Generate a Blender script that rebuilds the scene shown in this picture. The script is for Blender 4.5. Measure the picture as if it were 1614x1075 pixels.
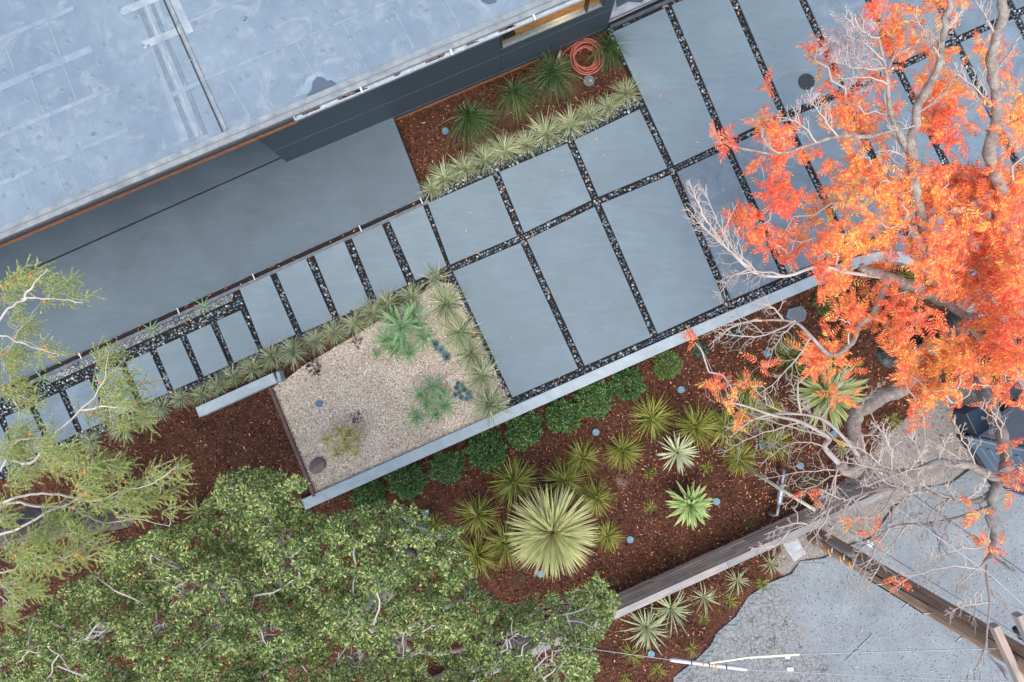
import bpy, math, random
import numpy as np
from mathutils import Vector, Matrix, noise as mnoise
random.seed(11); rng = np.random.default_rng(11)
R = math.radians
for o in list(bpy.data.objects): bpy.data.objects.remove(o)
sc = bpy.context.scene
COL = sc.collection

# ------------------------------------------------------------------ camera, world, sun, exposure
H = 12.2; S = 88.0; CX, CY = 807.0, 537.5
cd = bpy.data.cameras.new('camera'); cam = bpy.data.objects.new('camera', cd); COL.objects.link(cam)
cam.location = (0, 0, H); cam.rotation_euler = (0, 0, 0)
cd.sensor_width = 36; cd.lens = 36 * H / (1614 / S); cd.clip_start = 0.05; cd.clip_end = 1500
sc.camera = cam
SUN_EL, SUN_AZ = R(68), R(180)
w = bpy.data.worlds.new('World'); sc.world = w; w.use_nodes = True
nt = w.node_tree; bg = nt.nodes['Background']
sky = nt.nodes.new('ShaderNodeTexSky'); sky.sky_type = 'NISHITA'; sky.sun_disc = False
sky.sun_elevation = SUN_EL; sky.sun_rotation = SUN_AZ; sky.dust_density = 3.0; sky.air_density = 1.0
nt.links.new(sky.outputs[0], bg.inputs[0]); bg.inputs[1].default_value = 0.15
sl = bpy.data.lights.new('sun', 'SUN'); sl.energy = 1.3; sl.angle = R(55); sl.color = (1.0, .95, .88)
so = bpy.data.objects.new('sun', sl); COL.objects.link(so)
sd = Vector((math.sin(SUN_AZ) * math.cos(SUN_EL), math.cos(SUN_AZ) * math.cos(SUN_EL), math.sin(SUN_EL)))
so.rotation_euler = sd.to_track_quat('Z', 'Y').to_euler(); so.location = (0, 0, 30)
sc.view_settings.view_transform = 'Standard'; sc.view_settings.look = 'None'
sc.view_settings.gamma = 1; sc.view_settings.use_curve_mapping = False
sc.view_settings.exposure = 1.08
sc.cycles.use_denoising = True; sc.cycles.denoising_input_passes = 'RGB_ALBEDO_NORMAL'; sc.cycles.denoising_prefilter = 'ACCURATE'
sc.cycles.max_bounces = 6; sc.cycles.diffuse_bounces = 3

# ------------------------------------------------------------------ helpers
def P(px, py, z=0.0):
    k = (H - z) / H / S
    return Vector(((px - CX) * k, -(py - CY) * k, z))
def setp(o, label=None, cat=None, group=None, kind=None):
    if label: o['label'] = label
    if cat: o['category'] = cat
    if group: o['group'] = group
    if kind: o['kind'] = kind
    return o
def woff(p):
    v = Vector((0, 0, 0))
    while p is not None:
        v += p.location; p = p.parent
    return v
def link(name, me, parent=None, loc=(0, 0, 0), mat=None):
    o = bpy.data.objects.new(name, me); COL.objects.link(o)
    if mat is not None and me is not None and len(me.materials) == 0: me.materials.append(mat)
    if parent is not None:
        o.parent = parent; o.location = Vector(loc) - woff(parent)
    else: o.location = loc
    return o
def empty(name, loc, label=None, cat=None, group=None, kind=None, rz=0):
    o = bpy.data.objects.new(name, None); COL.objects.link(o); o.location = loc
    o.rotation_euler.z = rz; o.empty_display_size = .1
    return setp(o, label, cat, group, kind)
def fastmesh(name, verts, faces, smooth=False):
    """verts (n,3) array, faces (m,k) array"""
    verts = np.asarray(verts, dtype=np.float32); faces = np.asarray(faces, dtype=np.int32)
    me = bpy.data.meshes.new(name); n = len(verts); m, k = faces.shape
    me.vertices.add(n); me.vertices.foreach_set('co', verts.ravel())
    me.loops.add(m * k); me.loops.foreach_set('vertex_index', faces.ravel())
    me.polygons.add(m); me.polygons.foreach_set('loop_start', np.arange(m, dtype=np.int32) * k)
    me.polygons.foreach_set('loop_total', np.full(m, k, dtype=np.int32))
    me.polygons.foreach_set('use_smooth', np.full(m, smooth))
    me.update(calc_edges=True); me.validate(); return me
def scatter(tv, tf, mats, locs):
    """template (n,3),(f,k) placed by mats (m,3,3), locs (m,3)"""
    tv = np.asarray(tv, float); tf = np.asarray(tf)
    V = np.einsum('mij,nj->mni', mats, tv) + locs[:, None, :]
    F = tf[None] + (np.arange(len(locs)) * len(tv))[:, None, None]
    return V.reshape(-1, 3), F.reshape(-1, tf.shape[1])
def frames(dirs, roll, sx=1, sy=1, sz=1):
    """matrices whose x axis = dirs, z roughly up, rolled"""
    d = dirs / np.linalg.norm(dirs, axis=1, keepdims=True)
    up = np.tile([0, 0, 1.0], (len(d), 1)); up[np.abs(d[:, 2]) > .97] = [1, 0, 0]
    y = np.cross(up, d); y /= np.linalg.norm(y, axis=1, keepdims=True); z = np.cross(d, y)
    c, s = np.cos(roll)[:, None], np.sin(roll)[:, None]
    y2 = y * c + z * s; z2 = -y * s + z * c
    f = lambda a: np.asarray(a).reshape(-1, 1) if np.ndim(a) else a
    return np.stack([d * f(sx), y2 * f(sy), z2 * f(sz)], axis=2)
class MB:
    def __init__(s): s.v = []; s.f = []
    def poly(s, pts, z0, z1):
        n = len(pts); b = len(s.v)
        ar = sum(pts[i][0] * pts[(i + 1) % n][1] - pts[(i + 1) % n][0] * pts[i][1] for i in range(n))
        if ar < 0: pts = pts[::-1]
        s.v += [(p[0], p[1], z0) for p in pts] + [(p[0], p[1], z1) for p in pts]
        s.f.append(tuple(range(b + n, b + 2 * n))); s.f.append(tuple(range(b + n - 1, b - 1, -1)))
        for i in range(n):
            j = (i + 1) % n; s.f.append((b + i, b + j, b + n + j, b + n + i))
    def box(s, c, d, rot=None):
        b = len(s.v); rot = rot or Matrix.Identity(3)
        for sx in (-1, 1):
            for sy in (-1, 1):
                for sz in (-1, 1):
                    s.v.append(tuple(Vector(c) + rot @ Vector((sx * d[0] / 2, sy * d[1] / 2, sz * d[2] / 2))))
        for q in ((0, 1, 3, 2), (4, 6, 7, 5), (0, 4, 5, 1), (2, 3, 7, 6), (0, 2, 6, 4), (1, 5, 7, 3)): s.f.append(tuple(b + i for i in q))
    def tube(s, pts, rad, sides=6, cap=True):
        pts = [Vector(p) for p in pts]; n = len(pts); b = len(s.v)
        if not hasattr(rad, '__len__'): rad = [rad] * n
        ref = None
        for i, p in enumerate(pts):
            t = (pts[min(i + 1, n - 1)] - pts[max(i - 1, 0)]).normalized()
            if ref is None: ref = t.orthogonal().normalized()
            x = (ref - t * ref.dot(t)); x = x.normalized() if x.length > 1e-5 else t.orthogonal().normalized()
            ref = x; y = t.cross(x)
            for k in range(sides):
                a = 2 * math.pi * k / sides; s.v.append(tuple(p + (x * math.cos(a) + y * math.sin(a)) * rad[i]))
        for i in range(n - 1):
            for k in range(sides):
                k2 = (k + 1) % sides; s.f.append((b + i * sides + k, b + i * sides + k2, b + (i + 1) * sides + k2, b + (i + 1) * sides + k))
        if cap:
            s.f.append(tuple(b + k for k in range(sides))[::-1]); s.f.append(tuple(b + (n - 1) * sides + k for k in range(sides)))
    def disc(s, c, r, h, n=16, top=1.0):
        b = len(s.v)
        for zz, rr in ((0, r), (h, r * top)):
            for k in range(n):
                a = 2 * math.pi * k / n; s.v.append((c[0] + rr * math.cos(a), c[1] + rr * math.sin(a), c[2] + zz))
        s.f.append(tuple(range(b + n, b + 2 * n))); s.f.append(tuple(range(b + n - 1, b - 1, -1)))
        for k in range(n): s.f.append((b + k, b + (k + 1) % n, b + n + (k + 1) % n, b + n + k))
    def build(s, name, mat, parent=None, smooth=False, bevel=0, loc=None):
        me = bpy.data.meshes.new(name)
        off = Vector(loc) if loc is not None else Vector((0, 0, 0))
        me.from_pydata([tuple(Vector(v) - off) for v in s.v] if loc is not None else s.v, [], s.f)
        if smooth: me.polygons.foreach_set('use_smooth', [True] * len(me.polygons))
        me.update()
        o = link(name, me, parent, off, mat)
        if bevel:
            m = o.modifiers.new('bevel', 'BEVEL'); m.width = bevel; m.segments = 2; m.limit_method = 'ANGLE'; m.angle_limit = R(40)
        return o
def inpoly(X, Y, poly):
    X = np.asarray(X); Y = np.asarray(Y); r = np.zeros(X.shape, bool); n = len(poly)
    for i in range(n):
        x1, y1 = poly[i]; x2, y2 = poly[(i + 1) % n]
        if y1 == y2: continue
        c = ((y1 > Y) != (y2 > Y)) & (X < (x2 - x1) * (Y - y1) / (y2 - y1) + x1); r ^= c
    return r
def pxw(poly, z=0.0): return [tuple(P(x, y, z)[:2]) for x, y in poly]
def inset(q, g):
    n = len(q); c = Vector((sum(p[0] for p in q) / n, sum(p[1] for p in q) / n)); L = []
    if not hasattr(g, '__len__'): g = [g] * n
    for i in range(n):
        a = Vector(q[i]); b = Vector(q[(i + 1) % n]); d = (b - a).normalized(); nn = Vector((-d.y, d.x))
        if nn.dot(c - a) < 0: nn = -nn
        L.append((a + nn * g[i], d))
    out = []
    for i in range(n):
        a, d = L[i - 1]; b, e = L[i]; den = d.x * e.y - d.y * e.x
        t = ((b.x - a.x) * e.y - (b.y - a.y) * e.x) / den; out.append(tuple(a + d * t))
    return out
ORD = ['first', 'second', 'third', 'fourth', 'fifth', 'sixth', 'seventh', 'eighth', 'ninth', 'tenth', 'eleventh', 'twelfth', 'thirteenth', 'fourteenth', 'fifteenth', 'sixteenth', 'seventeenth']

# ------------------------------------------------------------------ materials
def ramp(nt, stops, fac, interp='LINEAR'):
    r = nt.nodes.new('ShaderNodeValToRGB'); e = r.color_ramp; e.interpolation = interp
    while len(e.elements) > 1: e.elements.remove(e.elements[-1])
    e.elements[0].position = stops[0][0]; e.elements[0].color = (*stops[0][1], 1)
    for p, c in stops[1:]:
        x = e.elements.new(p); x.color = (*c, 1)
    nt.links.new(fac, r.inputs[0]); return r.outputs[0]
def gray(a): return (a, a, a)
def noise_n(nt, scale, detail=4, rough=.55, vec=None, dist=0):
    n = nt.nodes.new('ShaderNodeTexNoise'); n.inputs['Scale'].default_value = scale; n.inputs['Detail'].default_value = detail
    n.inputs['Roughness'].default_value = rough; n.inputs['Distortion'].default_value = dist
    if vec is not None: nt.links.new(vec, n.inputs['Vector'])
    return n.outputs['Fac']
def mixc(nt, a, b, fac, mode='MIX'):
    m = nt.nodes.new('ShaderNodeMix'); m.data_type = 'RGBA'; m.blend_type = mode
    for s_, v in ((6, a), (7, b), (0, fac)):
        if isinstance(v, (int, float)): m.inputs[s_].default_value = v
        elif isinstance(v, tuple): m.inputs[s_].default_value = (*v, 1)
        else: nt.links.new(v, m.inputs[s_])
    return m.outputs[2]
def base(name, rough=.7, spec=.4, metal=0):
    m = bpy.data.materials.new(name); m.use_nodes = True; nt = m.node_tree; b = nt.nodes['Principled BSDF']
    b.inputs['Roughness'].default_value = rough; b.inputs['Metallic'].default_value = metal
    b.inputs['Specular IOR Level'].default_value = spec
    return m, nt, b
def wpos(nt):
    g = nt.nodes.new('ShaderNodeNewGeometry'); return g.outputs['Position']
def bump(nt, b, h, strength=.3, dist=.01):
    n = nt.nodes.new('ShaderNodeBump'); n.inputs['Strength'].default_value = strength; n.inputs['Distance'].default_value = dist
    nt.links.new(h, n.inputs['Height']); nt.links.new(n.outputs[0], b.inputs['Normal'])
def mat_flat(name, c1, c2=None, scale=8, rough=.7, spec=.4, metal=0, bs=.2, bscale=60, rnd=0.0):
    m, nt, b = base(name, rough, spec, metal); pos = wpos(nt)
    c2 = c2 or tuple(x * .8 for x in c1)
    col = ramp(nt, [(.3, c2), (.7, c1)], noise_n(nt, scale, 6, .6, pos))
    if rnd:
        oi = nt.nodes.new('ShaderNodeObjectInfo')
        v = ramp(nt, [(0, gray(1 - rnd)), (1, gray(1.0))], oi.outputs['Random']); col = mixc(nt, col, v, 1.0, 'MULTIPLY')
    nt.links.new(col, b.inputs['Base Color'])
    if bs: bump(nt, b, noise_n(nt, bscale, 4, .6, pos), bs, .004)
    return m
def mat_island(name, stops, rough=.6, spec=.25, transl=.0, grad=None, perobj=False, drift=0):
    """colour picked per leaf / pebble (mesh island)"""
    m, nt, b = base(name, rough, spec); g = nt.nodes.new('ShaderNodeNewGeometry')
    src = g.outputs['Random Per Island']
    if perobj:
        oi = nt.nodes.new('ShaderNodeObjectInfo'); src = oi.outputs['Random']
    col = ramp(nt, stops, src)
    if drift:
        ad = nt.nodes.new('ShaderNodeMath'); ad.operation = 'MULTIPLY_ADD'; ad.inputs[1].default_value = drift * 2.2; nt.links.new(noise_n(nt, .9, 3, .6, g.outputs['Position']), ad.inputs[0])
        sb = nt.nodes.new('ShaderNodeMath'); sb.operation = 'SUBTRACT'; sb.use_clamp = True; sb.inputs[1].default_value = drift * 1.1; nt.links.new(src, ad.inputs[2]); nt.links.new(ad.outputs[0], sb.inputs[0]); nt.links.new(sb.outputs[0], nt.nodes[ [n_.name for n_ in nt.nodes if n_.type == 'VALTORGB'][0] ].inputs[0])
    n2 = noise_n(nt, 2.2, 3, .5, g.outputs['Position'])
    col = mixc(nt, col, ramp(nt, [(.3, gray(.72)), (.7, gray(1.15))], n2), .6, 'MULTIPLY')
    nt.links.new(col, b.inputs['Base Color'])
    if transl:
        t = nt.nodes.new('ShaderNodeBsdfTranslucent'); nt.links.new(col, t.inputs[0])
        mx = nt.nodes.new('ShaderNodeMixShader'); mx.inputs[0].default_value = transl
        nt.links.new(b.outputs[0], mx.inputs[1]); nt.links.new(t.outputs[0], mx.inputs[2])
        nt.links.new(mx.outputs[0], nt.nodes['Material Output'].inputs[0])
    return m
def mat_concrete(name, c, var=.10, blotch=0.0, stain=(.1, .12, .14), rnd=.06, rough=.62, scale=1.3):
    m, nt, b = base(name, rough, .35); pos = wpos(nt)
    big = noise_n(nt, scale, 5, .55, pos, .6); fine = noise_n(nt, 45, 5, .7, pos)
    col = ramp(nt, [(.25, tuple(x * (1 - var) for x in c)), (.75, tuple(x * (1 + var) for x in c))], big)
    col = mixc(nt, col, ramp(nt, [(.3, gray(.93)), (.7, gray(1.04))], fine), 1.0, 'MULTIPLY')
    mpg = nt.nodes.new('ShaderNodeMapping'); mpg.inputs['Rotation'].default_value = (0, 0, R(35)); mpg.inputs['Scale'].default_value = (1.0, 5.0, 1.0); nt.links.new(pos, mpg.inputs['Vector'])
    col = mixc(nt, col, ramp(nt, [(.3, gray(.90)), (.6, gray(1.0)), (.75, gray(1.13))], noise_n(nt, 1.6, 5, .65, mpg.outputs[0], 1.0)), 1.0, 'MULTIPLY')
    spots = noise_n(nt, 9, 2, .5, pos)
    col = mixc(nt, col, ramp(nt, [(.70, gray(1)), (.76, gray(.78))], spots), 1.0, 'MULTIPLY')
    if blotch:
        bl = noise_n(nt, 2.6, 9, .72, pos, .9)
        col = mixc(nt, col, stain, ramp(nt, [(.42, gray(0)), (.66, gray(blotch))], bl))
    oi = nt.nodes.new('ShaderNodeObjectInfo')
    col = mixc(nt, col, ramp(nt, [(0, gray(1 - rnd)), (1, gray(1 + rnd))], oi.outputs['Random']), 1.0, 'MULTIPLY')
    nt.links.new(col, b.inputs['Base Color'])
    rr = nt.nodes.new('ShaderNodeMapRange'); rr.inputs[3].default_value = rough - .12; rr.inputs[4].default_value = rough + .12
    nt.links.new(big, rr.inputs[0]); nt.links.new(rr.outputs[0], b.inputs['Roughness'])
    bump(nt, b, fine, .12, .003); return m

M = {}
M['slab'] = mat_concrete('slab_concrete', (.146, .200, .230), .10)
M['slab_wet'] = mat_concrete('slab_concrete_stained', (.146, .198, .235), .16, .75, (.08, .115, .145))
M['paver'] = mat_concrete('stepping_slab_concrete', (.170, .228, .258), .10)
M['terrace'] = mat_concrete('terrace_concrete', (.093, .130, .155), .14, .3, (.072, .103, .127), rough=.5, scale=.8)
M['wallcap'] = mat_concrete('pale_concrete', (.35, .42, .44), .10, .4, (.2, .24, .26), scale=3)
M['pale'] = mat_concrete('light_concrete', (.38, .41, .43), .15, .5, (.16, .18, .2), scale=4)
def mk_mulch():
    m, nt, b = base('mulch', .9, .15); pos = wpos(nt)
    n1 = noise_n(nt, 34, 8, .85, pos); n2 = noise_n(nt, 1.1, 4, .6, pos)
    col = ramp(nt, [(.34, (.008, .004, .003)), (.5, (.078, .030, .018)), (.66, (.22, .095, .054))], n1)
    col = mixc(nt, col, ramp(nt, [(.3, gray(.62)), (.7, gray(1.22))], n2), 1.0, 'MULTIPLY')
    at = nt.nodes.new('ShaderNodeAttribute'); at.attribute_name = 'dirt'
    dirt = ramp(nt, [(.32, (.09, .08, .07)), (.5, (.22, .20, .175)), (.72, (.36, .33, .30))], noise_n(nt, 20, 9, .85, pos))
    sepn = nt.nodes.new('ShaderNodeMath'); sepn.operation = 'ADD'
    nt.links.new(at.outputs['Fac'], sepn.inputs[0])
    nn = nt.nodes.new('ShaderNodeMath'); nn.operation = 'MULTIPLY_ADD'; nn.inputs[1].default_value = .9; nn.inputs[2].default_value = -.45
    nt.links.new(noise_n(nt, 6, 5, .7, pos), nn.inputs[0]); nt.links.new(nn.outputs[0], sepn.inputs[1])
    col = mixc(nt, col, dirt, ramp(nt, [(.4, gray(0)), (.62, gray(1))], sepn.outputs[0]))
    nt.links.new(col, b.inputs['Base Color']); bump(nt, b, n1, .8, .02); return m
M['mulch'] = mk_mulch()
M['chips'] = mat_island('bark_chips', [(0, (.008, .004, .003)), (.4, (.05, .021, .014)), (.78, (.13, .057, .034)), (.95, (.27, .14, .085)), (1, (.45, .3, .2))], .85, .15)
def mk_gravel():
    m, nt, b = base('gravel_bed', .85, .2); pos = wpos(nt)
    n1 = noise_n(nt, 42, 8, .85, pos); n2 = noise_n(nt, 1.6, 4, .6, pos); n3 = noise_n(nt, 1.2, 3, .5, pos)
    col = ramp(nt, [(.34, (.13, .09, .065)), (.47, (.50, .405, .305)), (.65, (.82, .70, .57))], n1)
    col = mixc(nt, col, (.40, .41, .24), ramp(nt, [(.48, gray(0)), (.68, gray(.65))], n2))
    col = mixc(nt, col, ramp(nt, [(.3, gray(.7)), (.65, gray(1.08))], n3), 1.0, 'MULTIPLY')
    nt.links.new(col, b.inputs['Base Color']); bump(nt, b, n1, .7, .015); return m
M['gravelbed'] = mk_gravel()
M['gravel'] = mat_island('gravel_stones', [(0, (.12, .09, .07)), (.18, (.46, .38, .29)), (.65, (.78, .68, .56)), (1, (.95, .9, .82))], .8, .3)
M['pebble'] = mat_island('river_pebbles', [(0, (.03, .038, .042)), (.3, (.06, .08, .095)), (.65, (.115, .152, .175)), (.9, (.23, .275, .29)), (1, (.46, .48, .46))], .42, .5)
M['soil'] = mat_flat('joint_soil', (.026, .023, .022), (.012, .011, .011), 30, .9, .2)
def mk_asphalt():
    m, nt, b = base('asphalt', .85, .3); pos = wpos(nt)
    f = noise_n(nt, 24, 10, .9, pos); bg_ = noise_n(nt, 1.0, 6, .65, pos, .4)
    col = ramp(nt, [(.34, (.10, .115, .125)), (.45, (.185, .21, .222)), (.62, (.24, .265, .275))], f)
    col = mixc(nt, col, ramp(nt, [(.3, gray(.72)), (.7, gray(1.12))], bg_), 1.0, 'MULTIPLY')
    at = nt.nodes.new('ShaderNodeAttribute'); at.attribute_name = 'rough_patch'
    nv = nt.nodes.new('ShaderNodeTexNoise'); nv.inputs['Scale'].default_value = 2.5; nt.links.new(pos, nv.inputs['Vector'])
    addv = nt.nodes.new('ShaderNodeVectorMath'); addv.operation = 'ADD'; nt.links.new(pos, addv.inputs[0]); nt.links.new(nv.outputs['Color'], addv.inputs[1])
    vo = nt.nodes.new('ShaderNodeTexVoronoi'); vo.feature = 'DISTANCE_TO_EDGE'; vo.inputs['Scale'].default_value = 4.5; nt.links.new(addv.outputs[0], vo.inputs['Vector'])
    cr = ramp(nt, [(.0, gray(.35)), (.05, gray(1))], vo.outputs['Distance'])
    patch = mixc(nt, ramp(nt, [(.34, (.06, .065, .068)), (.5, (.19, .20, .20)), (.7, (.33, .33, .32))], noise_n(nt, 22, 9, .85, pos)), cr, 1.0, 'MULTIPLY')
    col = mixc(nt, col, patch, at.outputs['Fac'])
    nt.links.new(col, b.inputs['Base Color']); bump(nt, b, f, .5, .01); return m
M['asphalt'] = mk_asphalt()
M['grit'] = mat_island('road_grit', [(0, (.03, .033, .035)), (.4, (.12, .13, .135)), (.8, (.3, .33, .34)), (1, (.6, .62, .6))], .8, .3)
M['ground'] = mat_flat('earth', (.12, .09, .07), (.07, .05, .04), 3, .9)
def mk_roof():
    m, nt, b = base('roof_membrane', .5, .4); pos = wpos(nt)
    n1 = noise_n(nt, .9, 7, .6, pos, .5); n2 = noise_n(nt, 7, 8, .75, pos, .3); n3 = noise_n(nt, 2.4, 6, .7, pos, 1.2)
    col = ramp(nt, [(.3, (.130, .178, .222)), (.7, (.172, .228, .268))], n1)
    col = mixc(nt, col, (.28, .32, .34), ramp(nt, [(.52, gray(0)), (.72, gray(.6))], n3))
    col = mixc(nt, col, ramp(nt, [(.35, gray(.9)), (.65, gray(1.06))], n2), 1.0, 'MULTIPLY')
    nt.links.new(col, b.inputs['Base Color']); bump(nt, b, n2, .25, .01); return m
M['roof'] = mk_roof()
M['roofseam'] = mat_flat('membrane_seam', (.225, .28, .32), (.14, .19, .24), 5, .5)
M['rooftape'] = mat_flat('worn_tape', (.105, .13, .145), (.15, .19, .225), 14, .6)
M['roofwhite'] = mat_flat('coated_seam', (.32, .36, .37), (.16, .21, .25), 6, .5)
M['fast'] = mat_flat('fastener_plate', (.12, .165, .21), (.19, .24, .28), 20, .5)
M['puddle'] = mat_flat('dark_puddle', (.07, .10, .13), (.06, .085, .11), 5, .25, .6)
M['metal_edge'] = mat_flat('edge_flashing', (.26, .28, .28), (.13, .15, .16), 7, .5, .5)
M['dark_edge'] = mat_flat('dark_drip_edge', (.03, .034, .04), (.02, .022, .027), 20, .4)
M['white_metal'] = mat_flat('white_gutter', (.48, .54, .58), (.26, .3, .33), 12, .4)
M['cedar'] = mat_flat('cedar_fascia', (.34, .14, .055), (.2, .075, .03), 12, .55)
def mk_panel():
    m, nt, b = base('charcoal_panel', .55, .35); pos = wpos(nt)
    col = ramp(nt, [(.3, (.016, .026, .036)), (.5, (.034, .052, .066)), (.72, (.075, .10, .12))], noise_n(nt, 150, 3, .8, pos))
    nt.links.new(col, b.inputs['Base Color']); return m
M['panel'] = mk_panel()
M['steel'] = mat_flat('channel_steel', (.17, .19, .21), (.08, .09, .1), 9, .4, .5, .4)
M['white'] = mat_flat('white_clip', (.55, .58, .6), (.48, .5, .52), 5, .4)
M['aggregate'] = None
def mk_agg():
    m, nt, b = base('exposed_aggregate', .8, .3); pos = wpos(nt)
    v = nt.nodes.new('ShaderNodeTexVoronoi'); v.inputs['Scale'].default_value = 55; nt.links.new(pos, v.inputs['Vector'])
    col = ramp(nt, [(0, (.03, .04, .045)), (.55, (.10, .12, .125)), (.85, (.36, .38, .36)), (1, (.5, .5, .46))], v.outputs['Color'])
    nt.links.new(col, b.inputs['Base Color']); bump(nt, b, v.outputs['Distance'], .5, .01); return m
M['aggregate'] = mk_agg()
M['corten'] = mat_flat('weathered_steel_edging', (.14, .085, .065), (.09, .05, .038), 10, .75)
def mk_wood(name, a, bcol, cst, sc_=(1.2, 40, 40), ang=0):
    m, nt, b = base(name, .75, .25)
    tc = nt.nodes.new('ShaderNodeTexCoord'); mp = nt.nodes.new('ShaderNodeMapping'); mp.inputs['Scale'].default_value = sc_
    oi = nt.nodes.new('ShaderNodeObjectInfo'); ad = nt.nodes.new('ShaderNodeVectorMath'); ad.operation = 'ADD'
    nt.links.new(tc.outputs['Object'], ad.inputs[0]); nt.links.new(oi.outputs['Random'], ad.inputs[1])
    nt.links.new(ad.outputs[0], mp.inputs['Vector'])
    n = noise_n(nt, 1.5, 6, .7, mp.outputs[0], .3); n2 = noise_n(nt, 2.2, 5, .6, wpos(nt))
    col = ramp(nt, [(.3, a), (.55, bcol), (.75, cst)], n)
    col = mixc(nt, col, ramp(nt, [(.3, (.7, .7, .72)), (.7, (1.15, 1.0, .9))], n2), 1.0, 'MULTIPLY')
    col = mixc(nt, col, ramp(nt, [(0, (.7, .68, .66)), (1, (1.12, 1.02, .95))], oi.outputs['Random']), 1.0, 'MULTIPLY')
    nt.links.new(col, b.inputs['Base Color']); bump(nt, b, n, .4, .004); return m
M['board'] = mk_wood('weathered_boards', (.40, .36, .32), (.68, .60, .53), (.88, .81, .73))
M['cap'] = mk_wood('grey_cap_board', (.22, .24, .25), (.32, .35, .37), (.42, .45, .47))
M['pole'] = mk_wood('utility_pole_wood', (.20, .14, .10), (.54, .40, .29), (.82, .66, .52), (28, 28, 1.0))
M['arm'] = mk_wood('grey_crossarm', (.22, .215, .21), (.40, .39, .38), (.52, .50, .48))
M['hose'] = mat_flat('hose_rubber', (.52, .14, .10), (.42, .10, .075), 30, .45)
M['capblue'] = mat_flat('blue_grey_plastic', (.12, .24, .33), (.09, .19, .27), 20, .55, rnd=.3)
M['dkplastic'] = mat_flat('dark_plastic', (.02, .024, .028), (.014, .016, .02), 20, .5)
M['greyplastic'] = mat_flat('grey_lid', (.14, .16, .165), (.08, .09, .1), 30, .7)
M['padconc'] = mat_flat('lid_concrete', (.42, .41, .37), (.25, .25, .23), 22, .8)
M['galv'] = mat_flat('galvanised_pipe', (.36, .40, .43), (.2, .22, .24), 25, .4, .5, .5)
M['cream'] = mat_flat('cream_guard', (.72, .70, .50), (.6, .58, .42), 6, .45)
M['yellow'] = mat_flat('yellow_guard', (.8, .42, .02), (.7, .36, .02), 6, .45)
M['cable'] = mat_flat('grey_cable', (.35, .38, .40), (.28, .3, .32), 6, .45)
M['blackcable'] = mat_flat('black_cable', (.012, .012, .014), (.01, .01, .01), 6, .5)
M['toilet'] = mat_flat('blue_grey_cabin_plastic', (.15, .22, .285), (.12, .18, .24), 3, .5)
M['cabingrey'] = mat_flat('grey_cabin_plastic', (.36, .38, .40), (.3, .32, .34), 3, .5)
M['navy'] = mat_flat('navy_plastic', (.03, .045, .07), (.024, .035, .055), 3, .4)
M['ink'] = mat_flat('blue_ink', (.02, .06, .22), (.02, .05, .2), 3, .5)
M['paintblue'] = mat_flat('blue_survey_paint', (.17, .30, .36), (.19, .22, .24), 20, .8)
M['orange'] = mat_flat('orange_band', (.8, .3, .03), (.7, .25, .03), 8, .5)
M['rock'] = mat_flat('boulder_stone', (.19, .155, .135), (.10, .085, .075), 12, .8, bs=.6, bscale=20)
M['room'] = mk_wood('oak_floor', (.35, .2, .09), (.55, .34, .17), (.7, .48, .27), (1.2, 8, 8))
def mk_glass():
    m = bpy.data.materials.new('window_glass'); m.use_nodes = True; nt = m.node_tree; nt.nodes.clear()
    o = nt.nodes.new('ShaderNodeOutputMaterial'); mx = nt.nodes.new('ShaderNodeMixShader'); t = nt.nodes.new('ShaderNodeBsdfTransparent'); g = nt.nodes.new('ShaderNodeBsdfGlossy')
    g.inputs['Roughness'].default_value = .03; t.inputs[0].default_value = (.85, .88, .86, 1)
    f = nt.nodes.new('ShaderNodeValue'); f.outputs[0].default_value = .10
    nt.links.new(f.outputs[0], mx.inputs[0]); nt.links.new(t.outputs[0], mx.inputs[1]); nt.links.new(g.outputs[0], mx.inputs[2]); nt.links.new(mx.outputs[0], o.inputs[0]); return m
M['glass'] = mk_glass()
def mk_bark(name, a, b_, c, scale=9):
    m, nt, b = base(name, .9, .15); pos = wpos(nt); n = noise_n(nt, scale, 9, .8, pos, .5); l = noise_n(nt, 5, 4, .6, pos)
    col = ramp(nt, [(.32, a), (.5, b_), (.68, c)], n); col = mixc(nt, col, (.42, .45, .36), ramp(nt, [(.56, gray(0)), (.7, gray(.6))], l))
    nt.links.new(col, b.inputs['Base Color']); bump(nt, b, n, .9, .03); return m
M['bark'] = mk_bark('lichen_bark', (.13, .10, .085), (.31, .26, .225), (.52, .47, .41))
M['barkdark'] = mk_bark('dark_bark', (.025, .023, .025), (.09, .085, .085), (.22, .21, .20), 14)
M['twig'] = mat_flat('pale_twigs', (.52, .44, .38), (.38, .33, .29), 4, .8, bs=0)
M['twiggrey'] = mat_flat('silver_twigs', (.52, .47, .42), (.32, .29, .26), 5, .8, bs=0)
M['confbark'] = mk_bark('conifer_bark', (.10, .08, .07), (.22, .18, .16), (.40, .35, .31), 16)
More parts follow.
